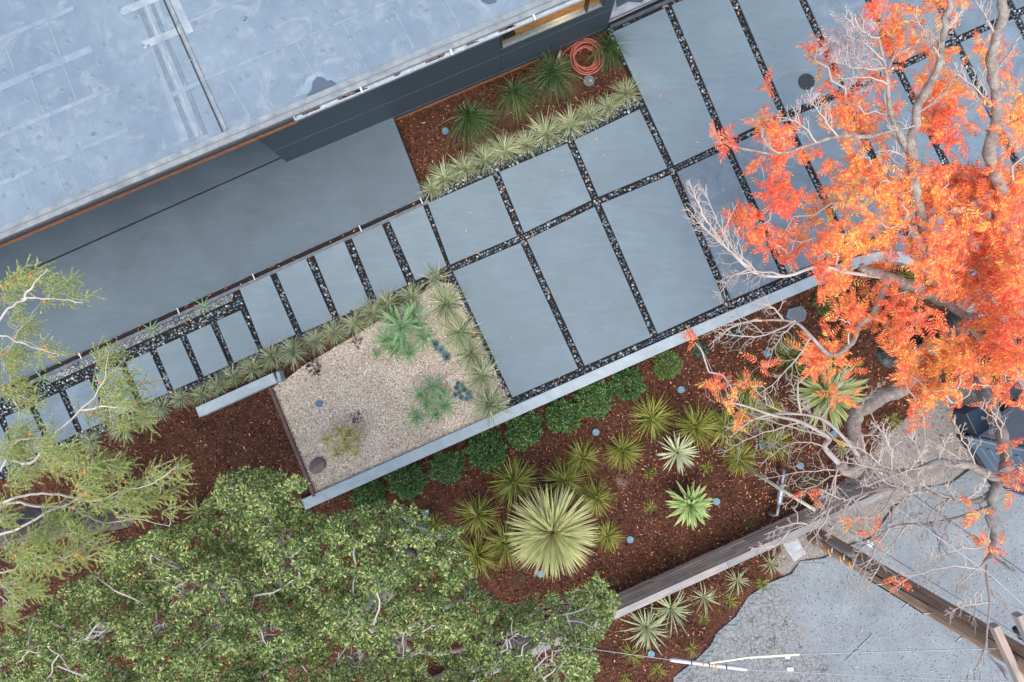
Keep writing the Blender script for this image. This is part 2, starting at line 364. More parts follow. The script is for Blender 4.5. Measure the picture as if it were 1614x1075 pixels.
# foliage
M['red'] = mat_island('autumn_leaflets', [(0, (.86, .12, .07)), (.3, (.94, .22, .13)), (.6, (.96, .31, .13)), (.85, (.97, .44, .10)), (1, (.97, .64, .16))], .6, .15, .4, drift=.9)
M['faded'] = mat_island('withered_leaflets', [(0, (.42, .33, .34)), (1, (.62, .54, .54))], .7, .2, .3)
M['broad'] = mat_island('glossy_leaves', [(0, (.03, .06, .02)), (.33, (.11, .185, .05)), (.66, (.27, .365, .105)), (.9, (.56, .61, .23)), (.992, (.72, .72, .36)), (1, (.85, .40, .06))], .42, .3, .28)
M['needle'] = mat_island('conifer_needles', [(0, (.13, .22, .09)), (.35, (.42, .52, .17)), (.75, (.80, .82, .28)), (1, (.95, .93, .48))], .7, .1, .35)
M['cone'] = mat_flat('orange_cones', (.75, .24, .07), (.5, .14, .05), 9, .6)
M['fescue'] = mat_island('fescue_blades', [(0, (.11, .16, .07)), (.35, (.30, .36, .18)), (.75, (.56, .60, .37)), (1, (.82, .80, .58))], .7, .12, .3)
M['darkgrass'] = mat_island('dark_grass_blades', [(0, (.018, .04, .014)), (.6, (.06, .12, .035)), (.9, (.14, .22, .08)), (1, (.3, .3, .14))], .5, .3, .15)
M['loman'] = mat_island('lime_blades', [(0, (.08, .10, .02)), (.45, (.24, .27, .05)), (.8, (.42, .43, .10)), (1, (.62, .56, .22))], .65, .12, .3)
M['straw'] = mat_island('dry_blades', [(0, (.2, .14, .09)), (1, (.6, .45, .36))], .7, .2, .1)
M['brownb'] = mat_island('brown_blades', [(0, (.05, .045, .02)), (1, (.2, .16, .08))], .7, .2, .1)
M['box'] = mat_island('hedge_leaves', [(0, (.012, .035, .016)), (.45, (.05, .13, .04)), (.78, (.15, .29, .08)), (1, (.34, .48, .17))], .5, .25, .15)
M['boxlight'] = mat_island('light_shrub_leaves', [(0, (.04, .09, .02)), (.5, (.11, .2, .045)), (1, (.25, .34, .10))], .4, .4, .15)
M['bluegreen'] = mat_island('blue_green_leaves', [(0, (.03, .09, .07)), (1, (.10, .2, .15))], .5, .3, .1)
M['burg'] = mat_island('burgundy_leaves', [(0, (.02, .008, .01)), (.8, (.07, .025, .03)), (1, (.45, .3, .38))], .5, .4, .05)
def mat_leafobj(name, edge, mid, rnd=.15):
    """striped leaf: pale margins; uses the leaf's own local width coordinate"""
    m, nt, b = base(name, .6, .18)
    at = nt.nodes.new('ShaderNodeAttribute'); at.attribute_name = 'margin'
    col = ramp(nt, [(.25, mid), (.8, edge)], at.outputs['Fac'])
    g = nt.nodes.new('ShaderNodeNewGeometry'); oi = nt.nodes.new('ShaderNodeObjectInfo')
    col = mixc(nt, col, ramp(nt, [(0, gray(1 - rnd * 2)), (1, gray(1 + rnd))], oi.outputs['Random']), 1.0, 'MULTIPLY')
    nt.links.new(col, b.inputs['Base Color'])
    t = nt.nodes.new('ShaderNodeBsdfTranslucent'); nt.links.new(col, t.inputs[0]); mx = nt.nodes.new('ShaderNodeMixShader'); mx.inputs[0].default_value = .32
    nt.links.new(b.outputs[0], mx.inputs[1]); nt.links.new(t.outputs[0], mx.inputs[2]); nt.links.new(mx.outputs[0], nt.nodes['Material Output'].inputs[0]); return m
M['yucbig'] = mat_leafobj('cream_margined_leaf', (1.0, .93, .50), (.60, .66, .27), .2)
M['yucgreen'] = mat_leafobj('green_sword_leaf', (.66, .68, .30), (.38, .50, .22))
M['yucsilver'] = mat_leafobj('silver_sword_leaf', (.86, .86, .56), (.52, .60, .38))
M['agave'] = mat_leafobj('agave_leaf', (.66, .72, .30), (.24, .44, .16))
M['aloe'] = mat_leafobj('aloe_leaf', (.46, .60, .33), (.15, .33, .14))
M['aloey'] = mat_leafobj('yellowing_aloe_leaf', (.80, .66, .26), (.46, .54, .22), .25)
M['phorm'] = mat_leafobj('strap_leaf', (.58, .60, .36), (.28, .38, .20))
M['eche'] = mat_leafobj('echeveria_leaf', (.24, .36, .36), (.14, .24, .26))
M['varieg'] = mat_leafobj('variegated_strap_leaf', (.65, .62, .25), (.25, .32, .1))

# ------------------------------------------------------------------ terrain
NODE_T = [(706, 425), (823, 375), (940, 318), (1060, 268), (1145, 228), (1236, 183), (1331, 144), (1415, 106), (1506, 64), (1600, 22), (1694, -20)]
NODE_B = [(805, 634), (919, 584), (1034, 534), (1150, 480), (1240, 440), (1340, 396), (1424, 357), (1520, 316), (1612, 276), (1705, 236), (1798, 196)]
NODE_U = {3: (958, 48), 4: (1051, 5), 5: (1141, -36), 6: (1230, -78), 7: (1318, -118), 8: (1403, -160), 9: (1490, -200), 10: (1577, -242)}
V = [(668, 321), (781, 272), (899, 222), (1013, 168)]
PLANTER = [(616, 176), (672, 318), (1016, 160), (948, 30)]
GRAVEL = [(424, 614), (452, 596), (480, 575), (560, 528), (640, 478), (690, 446), (716, 446), (803, 634), (800, 648), (494, 786)]
STREET = [(1058, 1120), (1062, 1068), (1098, 1040), (1120, 1018), (1132, 996), (1160, 972), (1180, 940), (1215, 918), (1248, 905), (1262, 885), (1300, 880), (1330, 862), (1372, 850), (1400, 815), (1420, 790), (1450, 770), (1500, 762), (1530, 740), (1555, 700), (1600, 660), (1640, 620), (2600, 560), (2600, 1900), (900, 1900), (1000, 1300)]
DIRT = [(1225, 905), (1262, 925), (1330, 905), (1400, 880), (1420, 800), (1540, 760), (1640, 700), (1640, 610), (1520, 600), (1450, 655), (1400, 700), (1370, 745), (1310, 790), (1262, 835)]
WALL_LINE = [(-300, 1140), (479, 795), (1076, 531), (1307, 432), (1350, 416), (1400, 406), (1447, 416), (1500, 455), (1560, 528), (1620, 610), (1800, 900)]
BED = [(-200, 700), (676, 303), (1010, 152), (952, 38), (1100, -30), (2000, -440), (2000, 500), (1640, 640), (1560, 528), (1500, 455), (1447, 416), (1400, 406), (1350, 416), (1307, 430), (1076, 530), (803, 650), (713, 450), (704, 434), (-200, 846)]
LOWER = WALL_LINE + [(1800, 2500), (-900, 2500), (-900, 1400)]
def hgt(px, py):
    """mulch height at plan pixel coordinates"""
    px = np.asarray(px, float); py = np.asarray(py, float)
    h = np.full(px.shape, -.06)
    yl = 795 + (px - 479) * -.4422
    t = np.clip((py - yl + 60) / 160, 0, 1); t = t * t * (3 - 2 * t)
    h = np.where(px < 470, -.06 - .24 * t, h)
    low = inpoly(px, py, LOWER) & (px >= 470); h = np.where(low, -.30, h)
    h = np.where(inpoly(px, py, PLANTER), -.20, h)
    h = np.where(inpoly(px, py, BED), -.12, h)
    h = np.where(inpoly(px, py, GRAVEL), -.12, h)
    return h
inset_street = [(x + 16, y + 12) for x, y in STREET]
def build_terrain():
    step = 6.5; xs = np.arange(-420, 2050, step); ys = np.arange(-350, 1450, step)
    X, Y = np.meshgrid(xs, ys); Z = hgt(X, Y)
    sm = inpoly(X, Y, inset_street).astype(float)
    for _ in range(5): sm = (sm + np.roll(sm, 1, 0) + np.roll(sm, -1, 0) + np.roll(sm, 1, 1) + np.roll(sm, -1, 1)) / 5
    Z = np.where(sm > 0, np.where(Z < -.2, -.285, Z) * (1 - sm) - .5 * sm, Z)
    n = np.array([mnoise.noise((x * .03, y * .03, 0)) for x, y in zip(X.ravel(), Y.ravel())]).reshape(X.shape)
    Z = Z + n * .02 + rng.normal(0, .005, X.shape)
    V_ = np.stack([(X - CX) / S, -(Y - CY) / S, Z], -1).reshape(-1, 3)
    ny, nx = X.shape; I = np.arange(ny * nx).reshape(ny, nx)
    F = np.stack([I[:-1, :-1], I[1:, :-1], I[1:, 1:], I[:-1, 1:]], -1).reshape(-1, 4)
    me = fastmesh('mulch_bed', V_, F, True)
    d = inpoly(X, Y, DIRT).astype(float)
    for _ in range(6): d = (d + np.roll(d, 1, 0) + np.roll(d, -1, 0) + np.roll(d, 1, 1) + np.roll(d, -1, 1)) / 5
    a = me.attributes.new('dirt', 'FLOAT', 'POINT'); a.data.foreach_set('value', d.ravel().astype(np.float32))
    o = link('mulch_bed', me, None, (0, 0, 0), M['mulch']); setp(o, 'reddish brown bark mulch ground of the garden beds', kind='structure')
build_terrain()
mb = MB(); mb.poly([(-200, -200), (200, -200), (200, 200), (-200, 200)], -.75, -.65)
setp(mb.build('ground', M['ground']), 'bare earth ground', kind='structure')
# scatter helpers
def rand_in(poly, n, extra=None):
    xs = [p[0] for p in poly]; ys = [p[1] for p in poly]; ox, oy = [], []
    while len(ox) < n:
        X = rng.uniform(min(xs), max(xs), n * 2); Y = rng.uniform(min(ys), max(ys), n * 2); m = inpoly(X, Y, poly)
        if extra is not None: m &= extra(X, Y)
        ox += list(X[m]); oy += list(Y[m])
    return np.array(ox[:n]), np.array(oy[:n])
ov = [(1, 0, 0), (-1, 0, 0), (0, 1, 0), (0, -1, 0), (0, 0, 1), (0, 0, -1)]; of = [(0, 2, 4), (2, 1, 4), (1, 3, 4), (3, 0, 4), (2, 0, 5), (1, 2, 5), (3, 1, 5), (0, 3, 5)]
def rotm(n, tilt=.5):
    a = rng.uniform(0, 2 * math.pi, n); d = np.stack([np.cos(a), np.sin(a), rng.normal(0, tilt, n)], -1)
    return d
# street
def build_street():
    step = 7; x0, x1, y0, y1 = 1000, 2600, 560, 1900
    pts = [P(x, y, -.3) for x, y in STREET]
    mb = MB(); mb.poly([(p.x, p.y) for p in pts], -.40, -.302)
    # detailed top near the frame: fine grid clipped by polygon
    xs = np.arange(1040, 1760, step); ys = np.arange(600, 1220, step); X, Y = np.meshgrid(xs, ys)
    me_o = mb.build('street', M['asphalt']); setp(me_o, 'grey asphalt street with a cracked patched edge', kind='structure')
    m = inpoly(X, Y, STREET)
    k = (H + .3) / H / S
    RP = [(1040, 1130), (1060, 1068), (1100, 1035), (1132, 990), (1185, 930), (1235, 925), (1250, 960), (1262, 1000), (1300, 1040), (1335, 1085), (1350, 1130)]
    RP2 = [(1330, 870), (1400, 800), (1480, 770), (1460, 830), (1400, 850), (1370, 880)]
    rp = (inpoly(X, Y, RP) | inpoly(X, Y, RP2)).astype(float)
    for _ in range(2): rp = (rp + np.roll(rp, 1, 0) + np.roll(rp, -1, 0) + np.roll(rp, 1, 1) + np.roll(rp, -1, 1)) / 5
    Z = -.296 + rng.normal(0, .0012, X.shape) + rp * .008
    V_ = np.stack([(X - CX) * k, -(Y - CY) * k, Z], -1).reshape(-1, 3); ny, nx = X.shape; I = np.arange(ny * nx).reshape(ny, nx)
    ok = m[:-1, :-1] & m[1:, :-1] & m[1:, 1:] & m[:-1, 1:]
    F = np.stack([I[:-1, :-1], I[1:, :-1], I[1:, 1:], I[:-1, 1:]], -1)[ok]
    me = fastmesh('road_surface', V_, F, True)
    a = me.attributes.new('rough_patch', 'FLOAT', 'POINT'); a.data.foreach_set('value', rp.ravel().astype(np.float32))
    link('road_surface', me, me_o, (0, 0, 0), M['asphalt'])
    X, Y = rand_in([(1060, 1068), (1180, 940), (1262, 885), (1420, 800), (1530, 740), (1640, 640), (1760, 640), (1760, 1150), (1060, 1150)], 9000); n = len(X); kk = (H + .29) / H / S; s_ = rng.uniform(.005, .016, n)
    v, f = scatter(ov, of, frames(rotm(n, .6), rng.uniform(0, 6, n), s_, s_ * .8, s_ * .45), np.stack([(X - CX) * kk, -(Y - CY) * kk, np.full(n, -.293)], -1))
    g_ = link('road_grit', fastmesh('road_grit', v, f), None, (0, 0, 0), M['grit']); setp(g_, 'loose grit scattered on the asphalt street', kind='stuff')
    mb = MB()
    for a_, b_ in (((1290, 935), (1312, 966)), ((1332, 1042), (1375, 1000)), ((1344, 1012), (1352, 1024))):
        A, B = P(*a_, -.29), P(*b_, -.29); d = (B - A); n = Vector((-d.y, d.x, 0)).normalized() * .011
        mb.v += [tuple(A + n + Vector((0, 0, .012))), tuple(A - n + Vector((0, 0, .012))), tuple(B - n + Vector((0, 0, .012))), tuple(B + n + Vector((0, 0, .012)))]; b = len(mb.v) - 4; mb.f.append((b, b + 1, b + 2, b + 3))
    mb.build('survey_paint_mark', M['paintblue'], me_o)
build_street()

# ------------------------------------------------------------------ paving
mb = MB(); mb.poly(pxw(BED, -.04), -.11, -.04)
bed = setp(mb.build('pebble_joint_bed', M['soil']), 'dark soil bed under the pebble joints', kind='structure')
drive = empty('driveway', P(1000, 350, 0), 'driveway of large grey concrete slabs with pebble joints', kind='structure')
walk = empty('walkway', P(400, 520, 0), 'walkway of grey concrete stepping slabs with pebble joints', kind='structure')
SLABS = []
def slab(q, parent, mat, g=5.7):
    q = inset(q, g); SLABS.append(q); c = P(sum(p[0] for p in q) / len(q), sum(p[1] for p in q) / len(q), -.1)
    mb = MB(); mb.poly(pxw(q), -.1, random.uniform(-.002, .002)); mb.build('concrete_slab', mat, parent, bevel=.004, loc=c)
for k in range(3): slab([V[k], V[k + 1], NODE_T[k + 1], NODE_T[k]], drive, M['slab'], [1.5, 6, 6, 6])
for k in range(3): slab([NODE_T[k], NODE_T[k + 1], NODE_B[k + 1], NODE_B[k]], drive, M['slab'], 5.7)
for k in range(3, 10):
    slab([NODE_T[k], NODE_T[k + 1], NODE_B[k + 1], NODE_B[k]], drive, M['slab_wet'])
    slab([NODE_U[k], NODE_U[k + 1], NODE_T[k + 1], NODE_T[k]], drive, M['slab'] if k < 6 else M['slab_wet'])
slab([(1365, 393), (1422, 362), (1448, 410), (1405, 398), (1370, 404)], drive, M['slab_wet'], 2)
D = [(1448, 412), (1556, 402), (1648, 362), (1740, 322), (1830, 280)]
slab([NODE_B[6], NODE_B[7], (1556, 402), (1500, 440), (1450, 412)], drive, M['slab_wet'], 5)
for k in (7, 8): slab([NODE_B[k], NODE_B[k + 1], D[k - 5], D[k - 6]], drive, M['slab_wet'])
slab([(1558, 406), (1650, 364), (1700, 470), (1608, 512)], drive, M['slab_wet'])
slab([(1500, 446), (1554, 410), (1606, 512), (1580, 530)], drive, M['slab_wet'], 5)
slab([(1610, 516), (1702, 474), (1750, 580), (1655, 624)], drive, M['slab_wet'])
PV = [[(612, 345), (666, 322), (704, 419), (655, 442)], [(553, 372), (601, 352), (642, 449), (594, 472)], [(494, 400), (542, 379), (583, 478), (535, 500)],
      [(435, 429), (482, 407), (524, 504), (476, 524)], [(377, 454), (425, 433), (466, 527), (415, 551)]]
for i in range(10):
    dx, dy = -47.7 * i, 21.6 * i
    PV.append([(341 + dx, 506 + dy), (379 + dx, 489 + dy), (408 + dx, 554 + dy), (369 + dx, 572 + dy)])
for q in PV: slab(q, walk, M['paver'] if q[0][0] > 150 else M['slab_wet'], 0)
# manhole cover on the drive
mb = MB(); mb.disc(P(1271, 129, .003), .148, .008, 28); mh = setp(mb.build('manhole_cover', M['dkplastic'], bevel=.003), 'round black drain cover set in a driveway slab', 'drain cover')
mb = MB(); [mb.disc(P(1271 + x, 129 + y, .011), .008, .003, 8) for x, y in ((-8, -3), (8, -3), (0, 9))]; mb.build('bolt', M['steel'], mh)
# terrace: two big slabs
terr = empty('terrace', P(300, 380, 0), 'smooth dark grey concrete terrace beside the house', kind='structure')
mb = MB(); mb.poly(pxw([(444, 249), (560, 200), (619, 184), (668, 311), (-260, 728), (-260, 564)]), -.12, 0); mb.build('terrace_slab', M['terrace'], terr, bevel=.004)
mb = MB(); mb.poly(pxw([(442, 247), (-260, 560), (-300, 300), (380, 40), (540, 200)]), -.12, 0); mb.build('terrace_slab', M['terrace'], terr, bevel=.004)
mb = MB(); mb.poly(pxw([(58, 425), (-100, 495), (-100, 505), (52, 434)]), 0.0, .03); mb.build('wood_threshold', M['cedar'], terr)
# slot channel along walkway
def along(a, b, t, off=0):
    a = Vector(a); b = Vector(b); d = (b - a).normalized(); n = Vector((-d.y, d.x)); p = a + (b - a) * t + n * off; return (p.x, p.y)
def channel(a, b, label, clips, litter_px=9):
    root = empty('drain_channel', P(*a, 0), label, 'drain channel', 'steel drain channels')
    for off, wd in ((0, 2.2), (litter_px, 1.6)):
        q = [along(a, b, 0, off - wd / 2), along(a, b, 1, off - wd / 2), along(a, b, 1, off + wd / 2), along(a, b, 0, off + wd / 2)]
        mb = MB(); mb.poly(pxw(q), -.06, .012); mb.build('steel_rail', M['steel'], root)
    q = [along(a, b, 0, -3.8), along(a, b, 1, -3.8), along(a, b, 1, -1.3), along(a, b, 0, -1.3)]
    q2 = [along(a, b, 0, 1.3), along(a, b, 1, 1.3), along(a, b, 1, litter_px - 1), along(a, b, 0, litter_px - 1)]
    mb = MB(); mb.poly(pxw(q), -.06, .004); mb.build('steel_lip', M['steel'], root)
    mb = MB(); mb.poly(pxw(q2), -.09, -.036); mb.build('channel_floor', M['soil'], root)
    L = (Vector(b) - Vector(a)).length
    for c in clips:
        p = along(a, b, c, litter_px / 2); ang = -math.atan2(b[1] - a[1], b[0] - a[0])
        mb = MB(); mb.box(P(*p, .02), (.02, .12, .014), Matrix.Rotation(ang, 3, 'Z')); mb.build('spacer_clip', M['white'], root)
    return root
# order so that the second rail lies towards the terrace (left normal in px = down, so run right to left)
channel((676, 316), (-160, 696), 'long steel drain channel between the terrace and the walkway', [.012, .127, .328, .47, .655, .85])
channel((1130, -34), (962, 41), 'short steel drain channel at the end of the house wall above the driveway', [.39])
# aggregate strip
mb = MB(); mb.poly(pxw([(368, 461), (365, 474), (78, 604), (70, 596)]), -.06, -.004)
setp(mb.build('aggregate_strip', M['aggregate'], bevel=.004), 'exposed aggregate strip between drain channel and short walkway slabs', kind='structure')
for px, py, lb in ((278, 504, 'round black light in the aggregate strip nearer the long walkway slabs'), (119, 572, 'round black light in the aggregate strip beside the conifer branches')):
    mb = MB(); mb.disc(P(px, py, -.003), .065, .012, 20); o = setp(mb.build('recessed_light', M['dkplastic']), lb, 'ground light', 'recessed ground lights')
    mb = MB(); mb.disc(P(px, py, .009), .045, .004, 16); mb.build('lens', M['puddle'], o)
# side patio behind house corner
mb = MB(); mb.poly(pxw([(957, 36), (1120, -40), (1120, -300), (800, -300), (950, -20)]), -.1, -.002); setp(mb.build('side_patio', M['pale']), 'worn pale concrete patio behind the house corner', kind='structure')
mb = MB(); mb.poly(pxw([(972, 12), (990, 3), (1012, 4), (1020, -6), (990, -14), (970, -6)]), 0.0, .003); setp(mb.build('patio_puddle', M['puddle']), 'dark puddle on the pale patio', kind='structure')

# pebbles in joints
def dome():
    v = [(0, 0, 1)]; f = []
    for e, z, r in ((0, .55, .8), (1, -.05, 1.0), (2, -.6, .7)):
        for k in range(7):
            a = 2 * math.pi * k / 7 + e * .3; v.append((r * math.cos(a), r * math.sin(a), z))
    for k in range(7):
        k2 = (k + 1) % 7; f.append((0, 1 + k, 1 + k2))
        for e in (0, 1):
            b = 1 + e * 7; f += [(b + k, b + 7 + k, b + 7 + k2), (b + k, b + 7 + k2, b + k2)]
    return v, f
dv, df = dome()
AGG = [(372, 457), (368, 477), (78, 608), (66, 596)]
CHAN = [(682, 306), (684, 320), (-160, 706), (-160, 686)]
CH2 = [(1130, -46), (1135, -30), (962, 48), (955, 32)]
def pebbles():
    th = R(24.3); sp = 4.5; out = []
    g = np.arange(-1500, 1500, sp); U, W = np.meshgrid(g, g * .96)
    U = U + (np.arange(len(g)) % 2)[:, None] * sp * .5
    X = 900 + U * math.cos(th) + W * math.sin(th); Y = 400 - U * math.sin(th) + W * math.cos(th)
    X = X.ravel() + rng.normal(0, .75, X.size); Y = Y.ravel() + rng.normal(0, .75, Y.size)
    k = (X > -60) & (X < 1760) & (Y > -90) & (Y < 780); X, Y = X[k], Y[k]
    m = inpoly(X, Y, BED) & ~inpoly(X, Y, AGG) & ~inpoly(X, Y, CHAN) & ~inpoly(X, Y, CH2)
    for q in SLABS: m &= ~inpoly(X, Y, inset(q, -2.2))
    m &= ~inpoly(X, Y, [(440, 240), (680, 130), (676, 312), (-260, 735), (-260, 400)])
    m &= rng.random(X.size) < .96
    X, Y = X[m], Y[m]; n = len(X)
    r = rng.uniform(.021, .031, n) * np.where(rng.random(n) < .12, 1.25, 1)
    a = rng.uniform(0, math.pi, n); asp = rng.uniform(.68, 1.0, n); c, s = np.cos(a), np.sin(a)
    Mx = np.zeros((n, 3, 3)); Mx[:, 0, 0] = c * r; Mx[:, 1, 0] = s * r; Mx[:, 0, 1] = -s * r * asp; Mx[:, 1, 1] = c * r * asp; Mx[:, 2, 2] = r * .6
    loc = np.stack([(X - CX) / S, -(Y - CY) / S, np.full(n, -.028) + rng.uniform(-.008, .008, n)], -1)
    v, f = scatter(dv, df, Mx, loc); o = link('joint_pebbles', fastmesh('joint_pebbles', v, f, True), None, (0, 0, 0), M['pebble'])
    setp(o, 'dark and pale river pebbles filling the joints between the slabs', kind='stuff')
    print('pebbles', n)
pebbles()
# gravel bed
mb = MB(); mb.poly(pxw(GRAVEL), -.13, -.035); setp(mb.build('gravel_bed', M['gravelbed']), 'tan crushed gravel bed between the walkway grasses and the concrete wall', kind='structure')
X, Y = rand_in(GRAVEL, 30000); n = len(X); d = rotm(n, .8); s = rng.uniform(.008, .019, n)
v, f = scatter(ov, of, frames(d, rng.uniform(0, 6, n), s, s * .7, s * .7), np.stack([(X - CX) / S, -(Y - CY) / S, rng.uniform(-.034, -.024, n)], -1))
setp(link('gravel', fastmesh('gravel', v, f), None, (0, 0, 0), M['gravel']), 'loose tan gravel stones', kind='stuff')
# bark chips
FR = [(-60, 0), (1700, 0), (1700, 1120), (-60, 1120)]
def onmulch(X, Y):
    m = ~inpoly(X, Y, BED) & ~inpoly(X, Y, GRAVEL) & ~inpoly(X, Y, STREET) & ~(inpoly(X, Y, DIRT) & (rng.random(X.size) < .93))
    m &= ~inpoly(X, Y, [(-500, -500), (960, -500), (958, 42), (620, 186), (668, 314), (-260, 735), (-500, 800)]) | inpoly(X, Y, [(622, 190), (670, 312), (1010, 160), (957, 45)])
    return m
X, Y = rand_in(FR, 80000, onmulch); n = len(X); d = rotm(n, .25); L = rng.uniform(.018, .05, n); Wd = rng.uniform(.007, .016, n)
cv = [(-.5, -.5, 0), (.5, -.5, 0), (.5, .5, 0), (-.5, .5, 0)]; cf = [(0, 1, 2, 3)]
v, f = scatter(cv, cf, frames(d, rng.normal(0, .5, n), L, Wd, .01), np.stack([(X - CX) / S, -(Y - CY) / S, hgt(X, Y) + rng.uniform(.008, .03, n)], -1))
setp(link('bark_chips', fastmesh('bark_chips', v, f), None, (0, 0, 0), M['chips']), 'shredded bark chips lying on the beds', kind='stuff')

# ------------------------------------------------------------------ garden walls, edging, fence
def strip(line, half):
    Lp, Rp = [], []
    for i, p in enumerate(line):
        a = Vector(line[max(i - 1, 0)]); b = Vector(line[min(i + 1, len(line) - 1)]); d = (b - a).normalized(); n = Vector((-d.y, d.x))
        Lp.append(tuple(Vector(p) + n * half)); Rp.append(tuple(Vector(p) - n * half))
    return Lp, Rp
def wall_from(line, half, z0, z1, name, mat, parent=None, bevel=.006):
    Lp, Rp = strip(line, half); mb = MB(); n = len(line)
    for i in range(n):
        for q, z in ((Lp[i], z0), (Rp[i], z0), (Rp[i], z1), (Lp[i], z1)):
            w_ = P(*q, 0); mb.v.append((w_.x, w_.y, z))
    for i in range(n - 1):
        a, b = i * 4, i * 4 + 4
        for k in range(4): k2 = (k + 1) % 4; mb.f.append((a + k, b + k, b + k2, a + k2))
    mb.f.append((3, 2, 1, 0)); e = (n - 1) * 4; mb.f.append((e, e + 1, e + 2, e + 3))
    return mb.build(name, mat, parent, bevel=bevel)
curve = [(1307, 432)]
cp = [(1307, 432), (1350, 414), (1400, 404), (1447, 414), (1500, 452), (1560, 526), (1620, 612), (1690, 720)]
def crom(pts, n=6):
    out = []; p = [Vector(q) for q in pts]; p = [p[0] * 2 - p[1]] + p + [p[-1] * 2 - p[-2]]
    for i in range(1, len(p) - 2):
        for k in range(n):
            t = k / n; out.append(.5 * ((2 * p[i]) + (p[i + 1] - p[i - 1]) * t + (2 * p[i - 1] - 5 * p[i] + 4 * p[i + 1] - p[i + 2]) * t * t + (-p[i - 1] + 3 * p[i] - 3 * p[i + 1] + p[i + 2]) * t ** 3))
    out.append(p[-2]); return out
ln = [(479, 795), (780, 662), (1076, 531)] + [tuple(q) for q in crom(cp, 6)]
o = wall_from(ln, 8.6, -.5, .035, 'retaining_wall', M['wallcap']); setp(o, 'long low pale concrete retaining wall between driveway and mulch bed, curving under the red tree', 'wall')
o = wall_from([(320, 648), (440, 594)], 8.0, -.2, .22, 'garden_wall', M['wallcap']); setp(o, 'short pale concrete garden wall beside the gravel bed', 'wall')
e_ = wall_from([(441.5, 593.5), (447, 592.5)], 8.0, -.2, .17, 'wall_end', M['wallcap'], o, .01)
o = wall_from([(427, 613), (496, 782)], 2.6, -.2, .04, 'steel_edging', M['corten'], None, .002); setp(o, 'brown weathered steel edging between mulch and gravel', 'edging')
# board fence
ux, uy = .9113, -.4117
def fence():
    zb, zt = -.32, .36; root = empty('board_fence', P(1200, 832, -.3), 'low fence of weathered horizontal boards with a flat grey cap beside the street', 'fence')
    A0 = P(1200, 832, -.3); u = Vector((ux, -uy, 0)).normalized(); n = Vector((u.y, -u.x, 0))  # n points away from camera centre
    if n.dot(A0) < 0: n = -n
    s0, s1 = -7.4, 2.28; rows = 6; hgt_ = (zt - zb) / rows; ang = math.atan2(u.y, u.x)
    rot = Matrix.Rotation(ang, 3, 'Z')
    cuts0 = [s0, -5.2, -2.7, -.3, s1]
    for r in range(rows):
        cuts = [c + (random.uniform(-.5, .5) if 0 < i < 4 else 0) for i, c in enumerate(cuts0)]
        for i in range(4):
            L = cuts[i + 1] - cuts[i] - .006; mid = (cuts[i] + cuts[i + 1]) / 2; c = A0 + u * mid + n * (.02 + random.uniform(-.004, .004)); c.z = zb + (r + .5) * hgt_
            mb = MB(); mb.box((0, 0, 0), (L, .035, hgt_ - .018)); o = mb.build('board', M['board'], root, bevel=.003)
            o.location = c - root.location; o.rotation_euler = (random.uniform(-.04, .04), 0, ang)
    for i in range(3):
        a = s0 + (s1 - s0) * i / 3; b = s0 + (s1 - s0) * (i + 1) / 3 - .004; c = A0 + u * (a + b) / 2 + n * .062; c.z = zt + .02
        mb = MB(); mb.box((0, 0, 0), (b - a, .125, .036)); o = mb.build('cap_board', M['cap'], root, bevel=.003); o.location = c - root.location; o.rotation_euler = (0, 0, ang)
    s = s0 + .3
    while s < s1:
        c = A0 + u * s + n * .085; c.z = 0; mb = MB(); mb.box((0, 0, 0), (.09, .08, zt - zb - .01)); o = mb.build('post', M['board'], root); o.location = c + Vector((0, 0, (zt + zb) / 2)) - root.location; o.rotation_euler = (0, 0, ang); s += 1.6
fence()

# ------------------------------------------------------------------ house
eu = Vector((.9215, -.3885)); en = Vector((-.3885, -.9215))
ROOFZ = 3.2
house = empty('house', P(620, 200, 0), 'house with flat blue grey membrane roof and charcoal panel wall', 'house')
def Rp(s, t, z=ROOFZ):
    q = Vector((0, 383)) + eu * s + en * t; return P(q.x, q.y, z)
def roofpoly(q, z0, z1, name, mat, parent, bevel=0):
    pts = [Rp(s, t, (z1 if z1 < ROOFZ + .1 else ROOFZ)) for s, t in q]; mb = MB(); mb.poly([(p.x, p.y) for p in pts], z0, z1); return mb.build(name, mat, parent, bevel=bevel)
roof = roofpoly([(-700, 22), (1320, 24), (1320, 1100), (-700, 1100)], ROOFZ - .14, ROOFZ, 'roof', M['roof'], house)
roofpoly([(-700, 5.5), (1320, 5.5), (1320, 24.5), (-700, 22.5)], ROOFZ - .12, ROOFZ + .012, 'edge_flashing', M['metal_edge'], roof)
roofpoly([(-700, 14), (1320, 14), (1320, 15), (-700, 15)], ROOFZ + .013, ROOFZ + .02, 'flashing_ridge', M['rooftape'], roof)
roofpoly([(-700, 0), (500, 0), (500, 5.2), (-700, 5.2)], ROOFZ - .09, ROOFZ - .03, 'drip_edge', M['dark_edge'], roof)
# cedar fascia (left), below the roof edge
def vert_strip(s0, s1, t, z0, z1, thick, name, mat, parent, ztref):
    # vertical board whose plan line is the roof edge line at height ztref
    a = Rp(s0, t, ztref); b = Rp(s1, t, ztref); d = (b - a).normalized(); n = Vector((-d.y, d.x, 0)) * thick
    mb = MB(); mb.poly([(a.x, a.y), (b.x, b.y), (b.x + n.x, b.y + n.y), (a.x + n.x, a.y + n.y)], z0, z1); return mb.build(name, mat, parent)
vert_strip(-700, 503, 2.5, 3.0, 3.09, .03, 'fascia_board', M['cedar'], roof, ROOFZ)
